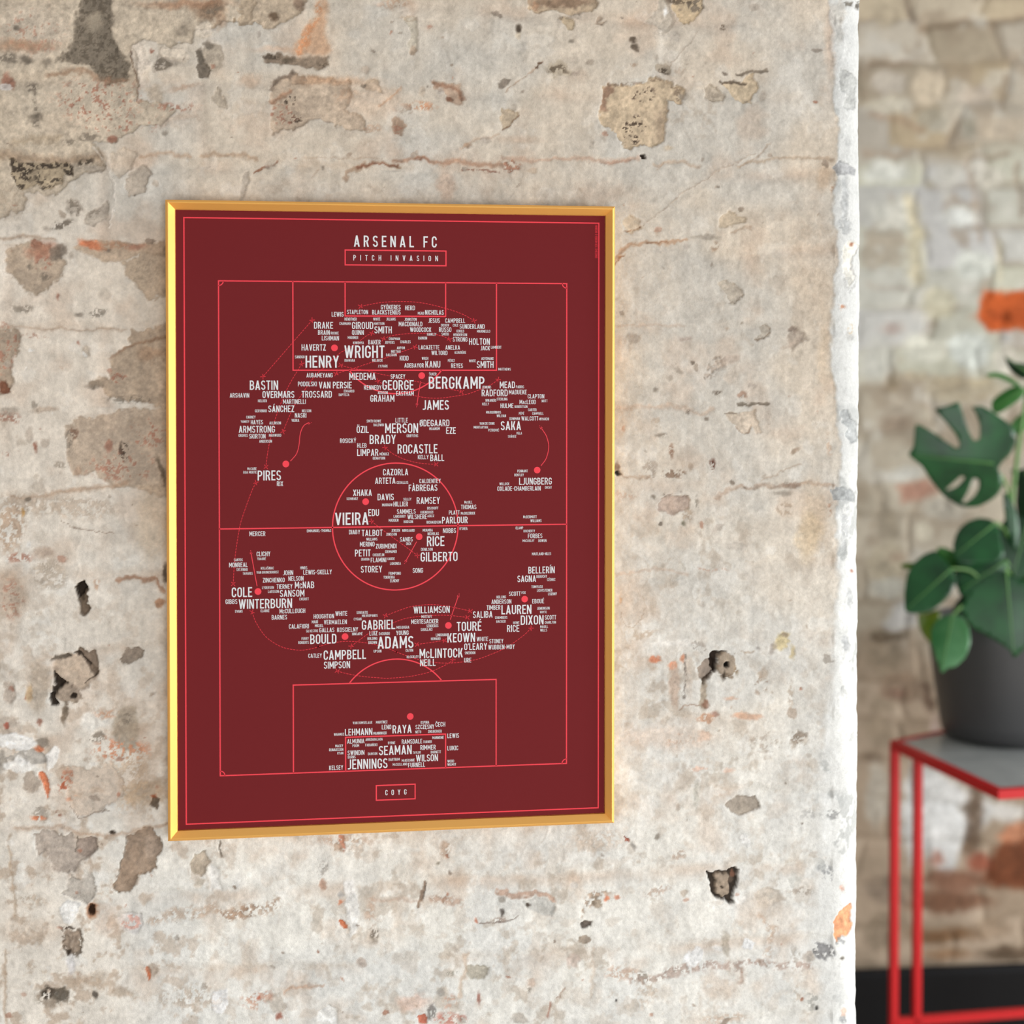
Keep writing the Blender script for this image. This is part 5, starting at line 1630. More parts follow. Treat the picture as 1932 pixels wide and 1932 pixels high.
for nm, args in (('title_lettering', ('ARSENAL FC', 668, 824.3, 455.7, 21.0)), ('subtitle_lettering', ('PITCH INVASION', 667, 826.5, 487, 10.2)), ('slogan_lettering', ('COYG', 727, 767, 1494.6, 10.0))):
    title = Ink(0.00022)
    put(title, *args)
    title.done(nm, m_ink, sheet)
names = Ink(0.0002)
NAMES = {
    (400, 420, 5.3667): """LEWIS 1212 1332 928;STAPLETON 1367 1580 905;GYÖKERES 1710 1910 856;BLACKSTENIUS 1622 1910 908;BENDTNER 1342 1465 977;WHITE 1632 1702 977;JULIANS 1765 1860 977;CHAMAKH 1290 1405 1022;GIROUD 1417 1632 1042;HARTSON 1640 1745 1022;SMITH 1645 1820 1086;DRAKE 1033 1225 1040;BRAIN 1073 1192 1112;ROOKE 1203 1282 1119;LISHMAN 1112 1285 1170;QUINN 1417 1537 1112;MARINER 1375 1480 1164;HAVERTZ 907 1153 1264;KIWOMYA 1428 1537 1217;BAKER 1582 1707 1210;WRIGHT 1340 1747 1307;SANOGO 840 937 1360;HENRY 947 1285 1408;DIAWARA 1342 1447 1395;WELBECK 1620 1727 1395;J.Y.PARK 1680 1778 1453;AUBAMEYANG 957 1222 1545;MIEDEMA 1390 1658 1557;VAN_PERSIE 1083 1415 1645;EDUARDO 1335 1440 1706;BAPTISTA 1283 1390 1743""",
    (640, 420, 6.44): """HERD 800 920 1036;MEAD 955 1030 1101;NICHOLAS 1043 1270 1091;JOHNSTON 793 940 1175;JESUS 1083 1223 1190;CAMPBELL 1288 1530 1191;MACDONALD 723 1010 1232;DICKOV 1237 1335 1247;COLE 1380 1447 1247;SUNDERLAND 1463 1768 1262;WOODCOCK 860 1118 1300;RUSSO 1212 1362 1300;GOULD 1425 1517 1318;MARINELLO 1675 1833 1320;HAWLEY 1068 1180 1358;SMITH 1243 1330 1355;HENDERSON 1387 1553 1363;CHAPMAN 603 738 1411;RANKIN 960 1067 1403;STRONG 1380 1558 1419;HOLTON 1578 1830 1445;JEFFERS 555 673 1456;CHARLES 742 868 1449;AKPOM 700 797 1522;NKETIAH 630 745 1565;LACAZETTE 965 1217 1515;ANELKA 1290 1467 1517;JACK 1718 1830 1525;WILTORD 1120 1315 1583;ALIADIÈRE 1400 1540 1577;BALOGUN 570 697 1607;KIDD 735 842 1647;WREH 1003 1082 1650;PÉREZ 1320 1402 1677;WHITE 1577 1658 1680;AGYEMANG 1727 1875 1652;ADEBAYOR 792 1028 1735;KANU 1047 1228 1722;REYES 1360 1503 1738;SMITH 1672 1875 1724;SPACEY 625 802 1870;ŠUKER 1092 1182 1840""",
    (840, 520, 6.44): """LAMBERT 555 682 870;MATTHEWS 645 797 1137;JENKINS 447 557 1355;MEAD 663 847 1327;PARRIS 860 957 1352;RADFORD 443 758 1425;MADUEKE 773 990 1415;CLAPTON 1003 1203 1466;NWANERI 490 618 1516;STERLING 627 757 1500;MacLEOD 903 1100 1535;NUTT 1172 1242 1523;KELLY 450 532 1560;HULME 672 828 1581;ROBERTSON 843 1000 1592;CARTER 1007 1110 1630;MARQUINHOS 497 678 1660;PÉPÉ 895 958 1675;CAMPBELL 1057 1195 1675;WILLIAN 625 738 1703;DOWMAN 782 907 1738;WALCOTT 925 1130 1735;MIYAICHI 1140 1260 1742;VAN_DE_DONK 418 600 1796;MKHITARYAN 345 517 1842;SAKA 675 920 1823;PETROVIĆ 523 653 1878;VELA 865 932 1915""",
    (820, 680, 7.4308): """BERGKAMP -81 700 312;SUÁREZ 1028 1143 1065;PENNANT 1160 1305 1550;BENTLEY 1118 1250 1605;LJUNGBERG 1185 1642 1693;WILLOCK 908 1047 1730;OXLADE-CHAMBERLAIN 880 1487 1795;DUCAT 1547 1642 1780""",
    (400, 680, 7.4308): """BASTIN 530 927 347;PODOLSKI 1205 1470 330;ARSHAVIN 250 522 490;OVERMARS 708 1155 478;TROSSARD 1258 1680 475;HELDER 645 770 567;MARTINELLI 997 1315 578;SÁNCHEZ 790 1153 678;GERVINHO 603 768 707;NELSON 1262 1390 706;NASRI 1162 1323 770;VIEIRA 1115 1222 840;CARNEY 482 610 795;YANKEY 403 523 857;HAYES 545 715 865;ALLINSON 805 967 877;ARMSTRONG 377 882 965;GROVES 373 502 1052;SKIRTON 520 750 1063;MARWOOD 800 970 1050;ANDERSON 662 840 1133;McCABE 497 625 1518;BOA_MORTE 440 625 1568;PIRES 640 967 1612;RIX 910 997 1728""",
    (620, 680, 7.4308): """KENNEDY 497 740 380;GEORGE 755 1192 345;GRAHAM 585 922 532;ADDISON 690 828 452;EASTHAM 947 1193 463;JAMES 1320 1687 625;LITTLE 937 1110 838;SMITH_ROWE 533 735 850;ØDEGAARD 1277 1693 877;BALDWIN 630 773 904;MERSON 792 1255 950;MAANUM 1412 1557 957;EZE 1648 1782 983;ÖZIL 393 563 968;GRIFFITHS 1093 1255 1056;BRADY 575 942 1107;ROSICKÝ 160 385 1125;HLEB 400 532 1192;ROCASTLE 967 1527 1240;LIMPAR 400 697 1290;MÉNDEZ 715 845 1312;KELLY 1252 1402 1355;BALL 1425 1620 1365;BENAYOUN 620 792 1370""",
    (620, 860, 6.44): """CAZORLA 660 967 198;ARTETA 565 812 302;CEBALLOS 827 968 324;CALDENTEY 1103 1362 305;FÀBREGAS 973 1322 388;XHAKA 297 525 448;DAVIS 595 793 500;SELLEY 907 1005 526;SCHWARZ 218 355 521;RAMSEY 1070 1352 543;MORROW 650 777 596;HILLIER 788 965 585;BISCHOFF 1198 1333 635;EDU 482 612 690;SAMMELS 830 1058 676;GUENDOUZI 1115 1270 685;VIEIRA 78 485 764;LANSBURY 790 935 735;WILSHERE 957 1193 740;AZEEZ 1200 1282 730;MADDEN 730 848 783;HUDSON 912 1025 800;RICHARDSON 1190 1365 806;PARLOUR 1378 1690 780;McGILL 1650 1747 563;THOMAS 1608 1795 621;PLATT 1462 1592 688;McGOLDRICK 1607 1780 697;DIABY 247 383 926;TALBOT 403 655 936;JENSEN 762 867 906;NØRGAARD 895 1045 906;JONSSON 697 827 953;MUAMBA 1143 1265 903;NOBBS 1390 1547 908;O'SHEA 1590 1687 884;NICHOLAS 1203 1340 946;WILLIAMS 457 593 1012;SANDS 868 1022 1014;DICK 943 1005 1067;RICE 1195 1407 1037;MERINO 380 558 1073;ZUBIMENDI 573 825 1097;PETIT 320 510 1180;GRIMANDI 687 827 1163;COQUELIN 537 675 1203;DENILSON 1123 1265 1136;GILBERTO 1118 1567 1225;DIARRA 397 497 1256;FLAMINI 512 700 1265;GARDE 715 803 1250;LOKONGA 747 877 1308;STOREY 392 650 1377;SONG 1022 1147 1392;FRIMPONG 730 877 1428;TORREIRA 667 803 1475;ELNENY 748 857 1518""",
    (840, 860, 6.44): """McDERMOTT 947 1112 741;WILLIAMS 1035 1170 788;CLAMP 855 947 876;DOCHERTY 952 1090 913;FORBES 1005 1180 972;MACAULAY 940 1083 1030;BOWEN 1132 1230 1030;MAITLAND-NILES 1053 1287 1190;BELLERÍN 1010 1330 1387;SAGNA 877 1102 1493;DEBUCHY 1108 1237 1465;CÉDRIC 1238 1337 1503;TOMIYASU 1047 1183 1590;LICHTSTEINER 1115 1302 1634;LUZHNY 1250 1357 1677;SCOTT 775 915 1675;FOX 927 977 1662;HOLLINS 622 740 1715;ANDERSON 562 803 1771;EBOUÉ 1057 1200 1765;TIMBER 503 670 1843;LAUREN 683 1047 1867;JENKINSON 1115 1268 1852;HOYTE 1152 1233 1898""",
    (400, 980, 7.4308): """MERCER 525 748 200;EMMANUEL-THOMAS 1330 1670 158;CLICHY 625 818 483;TRAORÉ 633 755 552;SANTOS 307 432 566;MONREAL 240 500 637;SYLVINHO 343 500 703;TAVARES 432 570 757;KOLAŠINAC 685 867 683;VAN_BRONCKHORST 625 935 740;JOHN 997 1138 747;HINDS 1237 1335 678;LEWIS-SKELLY 1280 1680 738;ZINCHENKO 713 1018 850;NELSON 1070 1283 827;McNAB 1162 1433 918;TIERNEY 905 1128 940;LYDERSEN 702 867 955;LARSSON 785 937 1010;SANSOM 952 1295 1035;COLE 277 563 1020;GIBBS 190 355 1152;WINTERBURN 375 1123 1180;EVERITT 1227 1357 1115;EVANS 325 430 1288;CLARKE 680 805 1281;McCULLOUGH 947 1307 1283;BARNES 838 1053 1371""",
    (540, 1120, 9.66): """HOUGHTON 500 872 412;WHITE 895 1112 362;VERMAELEN 687 1105 517;MARÍ 467 578 514;MIGUEL 523 677 583;CALAFIORI 50 413 595;SILVESTRE 363 580 680;GALLAS 603 877 662;KOSCIELNY 928 1310 655;HINCAPIÉ 1200 1390 733;BOULD 437 915 825;FERRY 280 410 817;ROBERTS 222 413 890;SOKRATIS 1283 1490 343;MAVROPANOS 1382 1667 400;CYGAN 1232 1372 463;CATLEY 403 650 1130;CAMPBELL 683 1457 1112;SIMPSON 687 1163 1298""",
    (660, 1100, 8.05): """GABRIEL 183 690 632;LUIZ 298 420 762;DJOUROU 443 605 768;HOLDING 268 418 842;BROWN 283 412 903;MOSQUERA 710 903 672;YOUNG 703 893 755;ADAMS 423 968 900;UPSON 362 480 1034;CATON 848 962 1022;WILLIAMSON 968 1517 405;MUSTAFI 1088 1240 509;MERTESACKER 933 1345 583;SENDEROS 1165 1345 650;SQUILLACI 1077 1253 705;LINIGHAN 1307 1470 787;HOWARD 1232 1377 845;KEOWN 1483 1903 828;BLOCKLEY 865 1045 1120;McLINTOCK 1060 1718 1065;NEILL 1067 1303 1208""",
    (820, 1060, 7.4308): """SALIBA 537 812 738;TOURÉ 310 657 903;CHAMBERS 847 1020 780;BACUZZI 865 995 835;HOWE 1100 1187 853;DIXON 1207 1527 815;RICE 1015 1187 933;SCOTT 1545 1703 778;CHARLTON 1545 1700 848;MAGILL 1480 1590 908;WILLS 1480 1575 958;WHITE 590 750 1082;STONEY 767 963 1112;O'LEARY 415 735 1187;WUBBEN-MOY 750 1122 1193;SNEDDON 422 570 1275;URE 413 513 1378""",
    (600, 1330, 6.44): """VAN_DOMSELAAR 423 658 215;MARTÍNEZ 705 843 208;OSPINA 1247 1350 211;ČECH 1427 1545 235;LENO 775 890 268;RAYA 905 1137 293;SZCZĘSNY 1185 1412 265;LEHMANN 328 660 327;WARMUZ 193 315 357;MANNINGER 672 835 342;NETO 1183 1253 327;ZINSBERGER 1335 1503 320;LEWIS 1572 1713 373;ALMUNIA 355 563 440;ARRIZABALAGA 577 785 418;RAMSDALE 1018 1265 443;TURNER 1277 1383 447;MANNONE 1390 1528 396;BYRNE 850 937 460;POOM 418 498 494;FABIAŃSKI 575 720 485;MACEY 210 305 497;RIMMER 1243 1430 515;SEAMAN 740 1138 548;LUKIC 1572 1703 523;RUNARSSON 135 307 543;RYAN 235 307 585;SWINDIN 360 563 580;DAWSON 607 720 592;TAYLOR 1152 1248 577;BARNETT 1370 1493 571;BURNS 362 457 633;WILSON 1190 1457 643;BARTRAM 858 992 661;McKECHNIE 1018 1175 672;WOOD 1572 1652 682;WILMOT 1572 1678 722;JENNINGS 362 845 715;McCLELLAND 908 1085 720;FURNELL 1095 1300 727;KELSEY 135 305 762""",
}
for (ox, oy, sc), txt in NAMES.items():
    for it in txt.split(';'):
        t, a, b, y = it.split()
        put(names, t.replace('_', ' '), ox + float(a) / sc, ox + float(b) / sc, oy + float(y) / sc)
names.done('name_lettering', m_ink, sheet)
# tiny red line of illegible small print running down beside the border
small = Ink(0.0002)
xa, za = pp(1127.3, 424.5)
_, zb2 = pp(1126.6, 486.8)
hgt = 4.7 * MPP
t = 'HHIIEIHI O IEIIEIIH IEX XHEEIHEI'
L_ = text_w(t, 0.10)
sc_ = (za - zb2) / L_
z = za
for ch in t:
    for poly in GL[ch][1]:
        small.poly([(xa - (1 - q) * hgt, z - p * sc_) for p, q in poly])
    z -= (GL[ch][0] + 0.10) * sc_
small.done('small_print', m_thin, sheet)

# ---------------------------------------------------------------- red metal table
m_redm = noisy(mat('red_powder_coat', (0.45, 0.005, 0.008), 0.42, 0, 0.35), 60, 0.05)
m_top = mat('grey_stone_top', (0.36, 0.375, 0.37), 0.22, 0, 0.5)
noisy(m_top, 14, 0.28)
DT = 3.1
Lc = at_depth(1679, 1397, DT)
zt_ = float(Lc[2])
Nc = on_z(1884, 1491, zt_)
Bc = on_z(1900, 1366, zt_)
Nr = on_z(1932, 1488, zt_)
ed = (Nr - Nc) / np.linalg.norm(Nr - Nc)
N2 = Nc + ed * 0.46
mid_ = (Nc + N2) / 2


def mirror(p):
    d = p - mid_
    return p - 2 * np.dot(d, ed) * ed


L2 = mirror(Lc)
B2 = mirror(Bc)
if np.dot(B2 - Bc, ed) < 0.05:
    Bm = (Bc + B2) / 2
    Bc = Bm - ed * 0.06
    B2 = Bm + ed * 0.06
table = empty('side_table', (float((Lc[0] + L2[0]) / 2), float(Lc[1]), 0), 'red metal framed side table with grey stone top under the potted plant', 'table')
ring = [Lc, Nc, N2, L2, B2, Bc]
TH = 0.017
cen = sum(ring) / 6
# top frame as one mitred ring
vs, fs = [], []
for p in ring:
    d = (cen - p) / np.linalg.norm(cen - p)
    for inn, z in ((0, 0), (0.02, 0), (0.02, -TH), (0, -TH)):
        q = p + d * inn
        vs.append((q[0], q[1], zt_ + z))
for i in range(6):
    j = (i + 1) % 6
    for k in range(4):
        fs.append((4 * i + k, 4 * j + k, 4 * j + (k + 1) % 4, 4 * i + (k + 1) % 4))
mesh_obj('top_frame', vs, fs, m_redm, table)
vs = []
for z in (-0.0015, -0.014):
    for p in ring:
        q = p + (cen - p) / np.linalg.norm(cen - p) * 0.0195
        vs.append((q[0], q[1], zt_ + z))
mesh_obj('tabletop', vs, [tuple(range(6)), tuple(range(6, 12))[::-1]] + [(i, i + 6, (i + 1) % 6 + 6, (i + 1) % 6) for i in range(6)], m_top, table)
# legs: two at each end, joined by a low rail
bd = np.array([math.cos(math.radians(-1.0)), math.sin(math.radians(-1.0)), 0])
ang = YAW - math.radians(9.6)
bd = np.array([math.cos(ang), -math.sin(ang) * -1.0, 0])
bd = np.array([math.cos(math.radians(1.6)), math.sin(math.radians(1.6)), 0])
P1 = at_depth(1688, 1403, DT + 0.004)
r2 = ray(1731.5, 1450)
# point on the rail line seen in column 1731.5
A_ = np.array([[r2[0], -bd[0]], [r2[1], -bd[1]]])
tt = np.linalg.solve(A_, (P1 - EYE)[:2])
P2 = EYE + r2 * tt[0]
zr = float((EYE + ray(1731.5, 1929) * tt[0])[2])
span = float(np.dot(L2 - Lc, bd))
P4 = P1 + bd * (span - 0.03)
P3 = P4 - (P2 - P1)
SIDE = Vector(bd)
for P in (P1, P2, P3, P4):
    box_between('leg', (P[0], P[1], 0.0), (P[0], P[1], zt_ - TH + 0.001), 0.0165, 0.0165, m_redm, table)
box_between('lower_rail', (P1[0], P1[1], zr), (P4[0], P4[1], zr), 0.0165, 0.0165, m_redm, table)

# ---------------------------------------------------------------- potted plant
m_pot = noisy(mat('charcoal_ceramic', (0.040, 0.040, 0.041), 0.42, 0, 0.6), 25, 0.08)
m_soil = noisy(mat('potting_soil', (0.035, 0.022, 0.014), 0.95), 120, 0.5, bump=0.8)
m_stem = noisy(mat('green_stem', (0.09, 0.21, 0.04), 0.5), 40, 0.2)
m_rib = mat('pale_green_midrib', (0.07, 0.20, 0.04), 0.45)


def leaf_mat(name, c1, c2, rough=0.33):
    m = bpy.data.materials.new(name)
    m.use_nodes = True
    n = m.node_tree
    b = n.nodes['Principled BSDF']
    t = n.nodes.new('ShaderNodeTexCoord')
    x = n.nodes.new('ShaderNodeTexNoise')
    x.inputs['Scale'].default_value = 19
    x.inputs['Detail'].default_value = 3
    r = n.nodes.new('ShaderNodeValToRGB')
    r.color_ramp.elements[0].color = (*c1, 1)
    r.color_ramp.elements[1].color = (*c2, 1)
    r.color_ramp.elements[0].position = 0.35
    r.color_ramp.elements[1].position = 0.65
    n.links.new(t.outputs['Object'], x.inputs['Vector'])
    n.links.new(x.outputs['Fac'], r.inputs[0])
    n.links.new(r.outputs[0], b.inputs['Base Color'])
    b.inputs['Roughness'].default_value = rough
    b.inputs['Specular IOR Level'].default_value = 0.36
    return m


LM = {'d': leaf_mat('dark_green_leaf', (0.003, 0.022, 0.006), (0.006, 0.045, 0.012)),
      'm': leaf_mat('mid_green_leaf', (0.003, 0.036, 0.009), (0.009, 0.078, 0.019)),
      'b': leaf_mat('fresh_green_leaf', (0.012, 0.10, 0.008), (0.028, 0.15, 0.016)),
      'y': leaf_mat('yellowing_leaf', (0.06, 0.12, 0.003), (0.11, 0.14, 0.01)),
      'p': leaf_mat('pale_green_leaf', (0.022, 0.12, 0.034), (0.07, 0.21, 0.08), 0.27)}
pc = on_z(1893, 1388, zt_)
plant = empty('potted_plant', (float(pc[0]), float(pc[1]), zt_), 'split leaf green houseplant in a charcoal pot on the red side table', 'plant')
prof = [(0.0, 0.0), (0.100, 0.0), (0.116, 0.004), (0.123, 0.014), (0.128, 0.04), (0.150, 0.20), (0.155, 0.238), (0.152, 0.243), (0.147, 0.241), (0.143, 0.215), (0.0, 0.213)]
NS = 64
vs, fs = [], []
for r, z in prof:
    for k in range(NS):
        a = 2 * math.pi * k / NS
        vs.append((pc[0] + r * math.cos(a), pc[1] + r * math.sin(a), zt_ + z))
for i in range(len(prof) - 1):
    for k in range(NS):
        k2 = (k + 1) % NS
        fs.append((i * NS + k, i * NS + k2, (i + 1) * NS + k2, (i + 1) * NS + k))
mesh_obj('pot', vs, fs, m_pot, plant, True)
vs, fs = [], []
rs = random.Random(5)
for i in range(8):
    for k in range(32):
        a = 2 * math.pi * k / 32
        r = 0.143 * i / 7
        vs.append((pc[0] + r * math.cos(a), pc[1] + r * math.sin(a), zt_ + 0.217 + rs.uniform(0, 0.006) * (i < 7)))
for i in range(7):
    for k in range(32):
        k2 = (k + 1) % 32
        fs.append((i * 32 + k, i * 32 + k2, (i + 1) * 32 + k2, (i + 1) * 32 + k))
mesh_obj('soil', vs, fs, m_soil, plant, True)


def tube(name, pts, r0, r1, m, parent, n=8):
    P = [np.array(p, float) for p in smooth3(pts)]
    vs, fs = [], []
    for i, p in enumerate(P):
        d = P[min(i + 1, len(P) - 1)] - P[max(i - 1, 0)]
        d = d / (np.linalg.norm(d) + 1e-9)
        u = np.cross(d, [0.3, 0.9, 0.2])
        u /= np.linalg.norm(u)
        w = np.cross(d, u)
        r = r0 + (r1 - r0) * i / (len(P) - 1)
        for k in range(n):
            a = 2 * math.pi * k / n
            vs.append(p + (u * math.cos(a) + w * math.sin(a)) * r)
    for i in range(len(P) - 1):
        for k in range(n):
            k2 = (k + 1) % n
            fs.append((i * n + k, i * n + k2, (i + 1) * n + k2, (i + 1) * n + k))
    fs += [tuple(range(n))[::-1], tuple(range((len(P) - 1) * n, len(P) * n))]
    return mesh_obj(name, vs, fs, m, parent, True)


def smooth3(pts, n=8):
    P = [np.array(p, float) for p in pts]
    P = [2 * P[0] - P[1]] + P + [2 * P[-1] - P[-2]]
    out = []
    for i in range(1, len(P) - 2):
        for t in np.linspace(0, 1, n, endpoint=False):
            a, b, c, d = P[i - 1], P[i], P[i + 1], P[i + 2]
            out.append(0.5 * (2 * b + (c - a) * t + (2 * a - 5 * b + 4 * c - d) * t * t + (3 * b - a - 3 * c + d) * t ** 3))
    out.append(P[-2])
    return out


from mathutils.geometry import tessellate_polygon, delaunay_2d_cdt


def leaf(outline, base, tip, depth, tilt, key, curl=0.10, fold=0.12, holes=(), rib=True, stem_to=None):
    """a leaf blade: outline seen from the front at a distance, tilted (deg, about the midrib and across it), folded and arched"""
    m = LM[key]
    d0 = depth
    O = at_depth(*base, d0)
    Tp = at_depth(*tip, d0)
    ax = Tp - O
    Ln = np.linalg.norm(ax)
    ax /= Ln
    nrm = -ray(*base)
    nrm -= ax * np.dot(nrm, ax)
    nrm /= np.linalg.norm(nrm)
    sd = np.cross(ax, nrm)
    t1, t2 = math.radians(tilt[0]), math.radians(tilt[1])

    def place(px, py):
        # where the blade's own surface lies behind this outline point
        q = at_depth(px, py, d0) - O
        x, y = np.dot(q, ax), np.dot(q, sd)
        u = x / Ln
        h = x * math.tan(t2) + y * math.tan(t1) - fold * abs(y) * -1.0 * 0 + curl * Ln * (u - u * u) - fold * abs(y)
        return O + ax * x + sd * y + nrm * h

    # dense triangulation of the outline
    op = [np.array(p, float) for p in outline]
    pts = [Vector((float(p[0]), float(p[1]))) for p in smooth_closed(op)]
    n0 = len(pts)
    edges = [(i, (i + 1) % n0) for i in range(n0)]
    for hp in holes:
        hq = [Vector((float(p[0]), float(p[1]))) for p in smooth_closed([np.array(p, float) for p in hp])]
        k = len(pts)
        pts += hq
        edges += [(k + i, k + (i + 1) % len(hq)) for i in range(len(hq))]
    xs, ys = [p[0] for p in op], [p[1] for p in op]
    arr = np.array([[p.x, p.y] for p in pts[:n0]])
    for gx_ in np.arange(min(xs) + 3, max(xs), 9.0):
        for gy_ in np.arange(min(ys) + 3, max(ys), 9.0):
            g1, g2 = np.array([gx_]), np.array([gy_])
            if not inpoly(g1, g2, arr)[0]:
                continue
            if any(inpoly(g1, g2, hp)[0] for hp in holes):
                continue
            pts.append(Vector((float(gx_), float(gy_))))
    vo, _, fo, _, _, _ = delaunay_2d_cdt(pts, edges, [], 0, 0.01)
    tris = []
    for f_ in fo:
        c_ = sum((vo[i] for i in f_), Vector((0, 0))) / len(f_)
        g1, g2 = np.array([c_.x]), np.array([c_.y])
        if inpoly(g1, g2, arr)[0] and not any(inpoly(g1, g2, hp)[0] for hp in holes):
            tris.append(tuple(f_))
    V3 = [place(v_.x, v_.y) for v_ in vo]
    ob = mesh_obj('leaf', V3, tris, m, plant, True)
    so = ob.modifiers.new('thickness', 'SOLIDIFY')
    so.thickness = 0.0012
    if rib:
        rp_ = [place(base[0] + (tip[0] - base[0]) * t, base[1] + (tip[1] - base[1]) * t) + nrm * 0.0012 for t in np.linspace(0, 0.95, 7)]
        rb = tube('midrib', rp_, 0.0022, 0.0006, m_rib, ob, 6)
    if stem_to is not None:
        tube('petiole', [stem_to[0], stem_to[1], O], 0.0034, 0.0024, m_stem, plant)
    return ob


def smooth_closed(P, n=4):
    out = []
    k = len(P)
    for i in range(k):
        a, b, c, d = P[i - 1], P[i], P[(i + 1) % k], P[(i + 2) % k]
        for t in np.linspace(0, 1, n, endpoint=False):
            out.append(0.5 * (2 * b + (c - a) * t * 0.8 + 0) * 1.0 if False else b + (c - b) * t + 0.12 * ((c - a) * t * (1 - t) ** 2 - (d - b) * t * t * (1 - t)) * 2)
    return out


soil_z = zt_ + 0.218


def root(dx, dy):
    return np.array([pc[0] + dx, pc[1] + dy, soil_z])


# main climbing stems
s1 = [root(-0.01, 0.0), at_depth(1905, 1090, 3.10), at_depth(1908, 960, 3.08), at_depth(1925, 820, 3.06), at_depth(1945, 700, 3.05)]
s2 = [root(0.05, 0.02), at_depth(1925, 1080, 3.13), at_depth(1935, 930, 3.12), at_depth(1950, 780, 3.1)]
tube('stem', s1, 0.0062, 0.0035, m_stem, plant)
tube('stem', s2, 0.0058, 0.0035, m_stem, plant)
# the big split leaf
leaf([(1720, 859), (1728, 842), (1731, 800), (1760, 814), (1785, 832), (1806, 846), (1811, 838), (1803, 820), (1790, 803), (1764, 772), (1785, 766), (1806, 758), (1812, 772), (1824, 808), (1834, 828), (1840, 832), (1847, 826), (1846, 802), (1838, 780), (1830, 768), (1848, 766), (1866, 775), (1882, 786), (1902, 800), (1912, 816), (1914, 836), (1904, 858), (1890, 872), (1884, 884), (1892, 898), (1896, 916), (1888, 934), (1872, 948), (1850, 958), (1826, 958), (1812, 952), (1788, 936), (1764, 908), (1745, 880)],
     (1872, 874), (1720, 859), 2.98, (14, -8), 'm', 0.10, 0.10,
     holes=[[(1840, 903), (1850, 906), (1852, 920), (1846, 936), (1830, 950), (1824, 948), (1832, 930)], [(1818, 898), (1824, 902), (1812, 918), (1796, 926), (1792, 924), (1806, 910)]],
     stem_to=(at_depth(1908, 985, 3.08), at_depth(1900, 920, 3.05)))
# small leaves at the top
leaf([(1870, 775), (1872, 757), (1885, 744), (1906, 731), (1925, 728), (1934, 738), (1926, 752), (1910, 764), (1894, 775), (1880, 782)], (1932, 733), (1871, 775), 3.03, (-20, 5), 'b', 0.1, 0.1, stem_to=(at_depth(1930, 790, 3.06), at_depth(1940, 750, 3.05)))
leaf([(1894, 670), (1908, 682), (1925, 684), (1945, 690), (1950, 712), (1930, 716), (1914, 706), (1902, 692)], (1948, 708), (1895, 671), 3.04, (20, 5), 'd', 0.1, 0.1)
leaf([(1858, 706), (1872, 702), (1890, 704), (1908, 714), (1925, 726), (1918, 730), (1900, 720), (1880, 712), (1864, 711)], (1924, 729), (1858, 706), 3.05, (-10, 5), 'b', 0.05, 0.05, rib=False)
leaf([(1902, 812), (1910, 796), (1926, 780), (1945, 768), (1955, 790), (1940, 808), (1922, 818), (1908, 822)], (1955, 778), (1903, 814), 3.06, (15, 0), 'b', 0.1, 0.1)
# right hand dark leaves
leaf([(1906, 885), (1922, 886), (1950, 880), (1970, 910), (1962, 980), (1940, 1010), (1922, 990), (1916, 950), (1918, 915)], (1965, 890), (1935, 1008), 3.10, (-15, 8), 'd', 0.08, 0.1)
leaf([(1892, 930), (1904, 936), (1916, 962), (1922, 1000), (1918, 1040), (1906, 1020), (1896, 980)], (1897, 925), (1916, 1040), 3.02, (8, 0), 'm', 0.06, 0.1, rib=False)
leaf([(1894, 1052), (1902, 1030), (1922, 1008), (1950, 1000), (1975, 1040), (1970, 1110), (1940, 1150), (1915, 1160), (1900, 1120), (1893, 1085)], (1962, 1010), (1916, 1158), 3.08, (-12, 10), 'd', 0.1, 0.1)
# middle and lower leaves
leaf([(1803, 1010), (1812, 996), (1826, 984), (1848, 976), (1870, 980), (1884, 996), (1886, 1020), (1890, 1050), (1878, 1062), (1850, 1066), (1822, 1070), (1800, 1060), (1797, 1032)], (1880, 985), (1800, 1050), 3.00, (-12, 10), 'm', 0.12, 0.12, stem_to=(at_depth(1905, 1080, 3.08), at_depth(1900, 1010, 3.05)))
leaf([(1768, 1034), (1782, 1032), (1800, 1040), (1812, 1058), (1806, 1078), (1790, 1080), (1774, 1066)], (1806, 1072), (1768, 1034), 3.04, (10, 0), 'b', 0.08, 0.1, rib=False)
leaf([(1706, 1154), (1706, 1120), (1712, 1085), (1724, 1062), (1745, 1044), (1768, 1036), (1785, 1056), (1798, 1078), (1802, 1100), (1790, 1124), (1772, 1142), (1750, 1156), (1726, 1160)], (1796, 1072), (1706, 1154), 2.97, (-14, 10), 'm', 0.12, 0.16, stem_to=(at_depth(1880, 1130, 3.06), at_depth(1835, 1080, 3.0)))
leaf([(1698, 1066), (1712, 1062), (1724, 1062), (1718, 1072), (1706, 1074)], (1724, 1064), (1698, 1066), 3.02, (0, 0), 'y', 0.05, 0.05, rib=False)
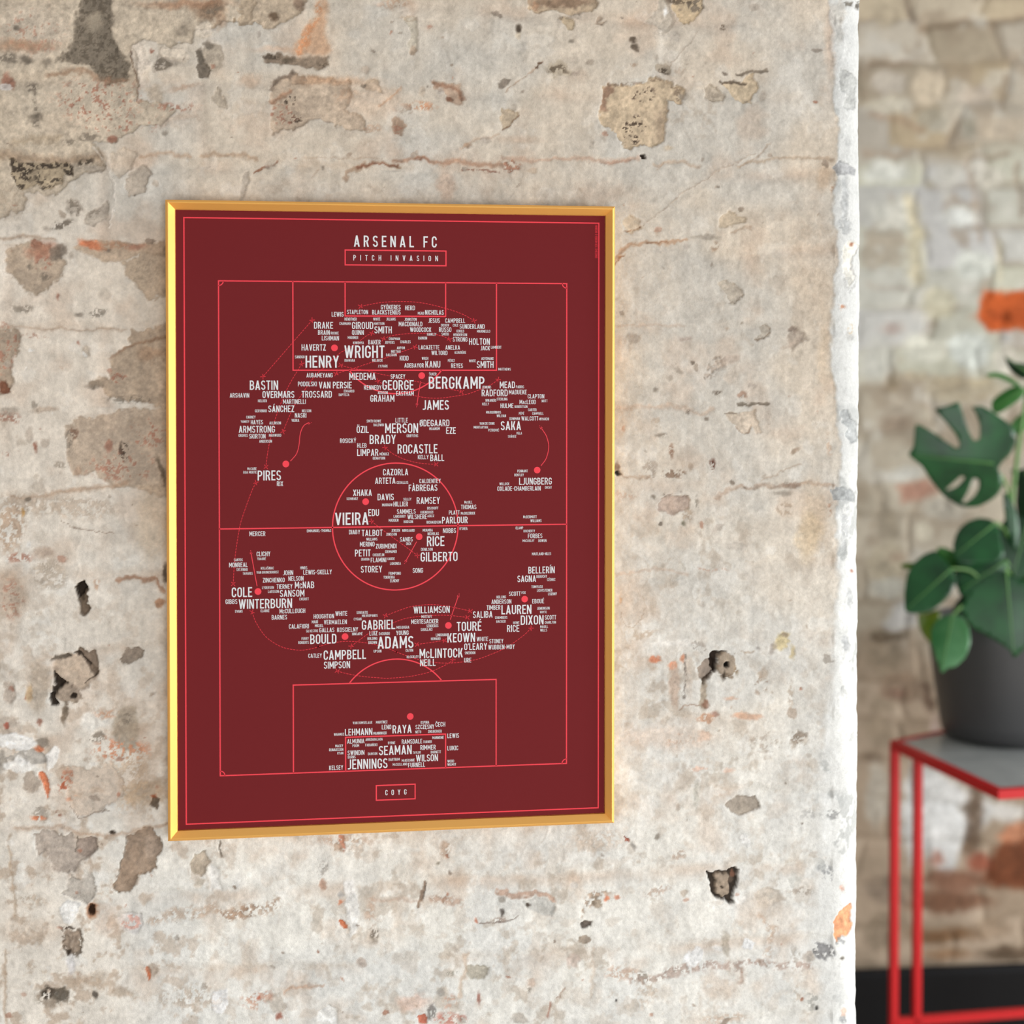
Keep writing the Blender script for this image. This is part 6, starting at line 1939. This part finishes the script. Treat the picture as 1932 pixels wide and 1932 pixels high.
leaf([(1732, 1160), (1750, 1156), (1772, 1152), (1776, 1180), (1772, 1205), (1758, 1214), (1744, 1202), (1734, 1182)], (1770, 1152), (1756, 1214), 3.03, (12, 0), 'y', 0.08, 0.1, rib=False)
leaf([(1777, 1267), (1768, 1246), (1758, 1218), (1756, 1192), (1764, 1174), (1782, 1162), (1800, 1160), (1818, 1166), (1828, 1184), (1831, 1210), (1822, 1236), (1804, 1254), (1788, 1258)], (1797, 1160), (1777, 1267), 2.93, (-8, 12), 'p', 0.14, 0.18, stem_to=(at_depth(1870, 1150, 3.05), at_depth(1825, 1140, 2.99)))
leaf([(1913, 1238), (1905, 1224), (1880, 1208), (1858, 1196), (1838, 1188), (1824, 1172), (1815, 1150), (1822, 1128), (1840, 1104), (1858, 1088), (1880, 1080), (1905, 1084), (1932, 1096), (1960, 1120), (1975, 1160), (1958, 1196), (1932, 1220)], (1898, 1070), (1913, 1238), 2.86, (4, 6), 'm', 0.12, 0.05, stem_to=(at_depth(1912, 1120, 3.08), at_depth(1905, 1085, 3.04)))
leaf([(1822, 1160), (1812, 1170), (1800, 1162), (1798, 1146), (1812, 1126), (1830, 1118), (1842, 1130), (1836, 1150)], (1838, 1122), (1806, 1166), 3.04, (0, 0), 'd', 0.08, 0.1, rib=False)
leaf([(1838, 1108), (1856, 1096), (1884, 1090), (1896, 1100), (1886, 1130), (1866, 1150), (1848, 1140), (1838, 1124)], (1892, 1090), (1848, 1142), 3.06, (0, 0), 'd', 0.08, 0.1, rib=False)
leaf([(1798, 1092), (1806, 1062), (1826, 1046), (1856, 1040), (1884, 1046), (1902, 1066), (1904, 1100), (1888, 1128), (1860, 1144), (1830, 1140), (1808, 1122)], (1898, 1058), (1806, 1118), 3.02, (10, 8), 'm', 0.12, 0.12, stem_to=(at_depth(1912, 1110, 3.09), at_depth(1908, 1078, 3.06)))
leaf([(1884, 1000), (1896, 980), (1918, 972), (1945, 985), (1955, 1030), (1940, 1080), (1918, 1096), (1898, 1070), (1886, 1036)], (1940, 982), (1910, 1092), 3.05, (12, 6), 'd', 0.1, 0.12)
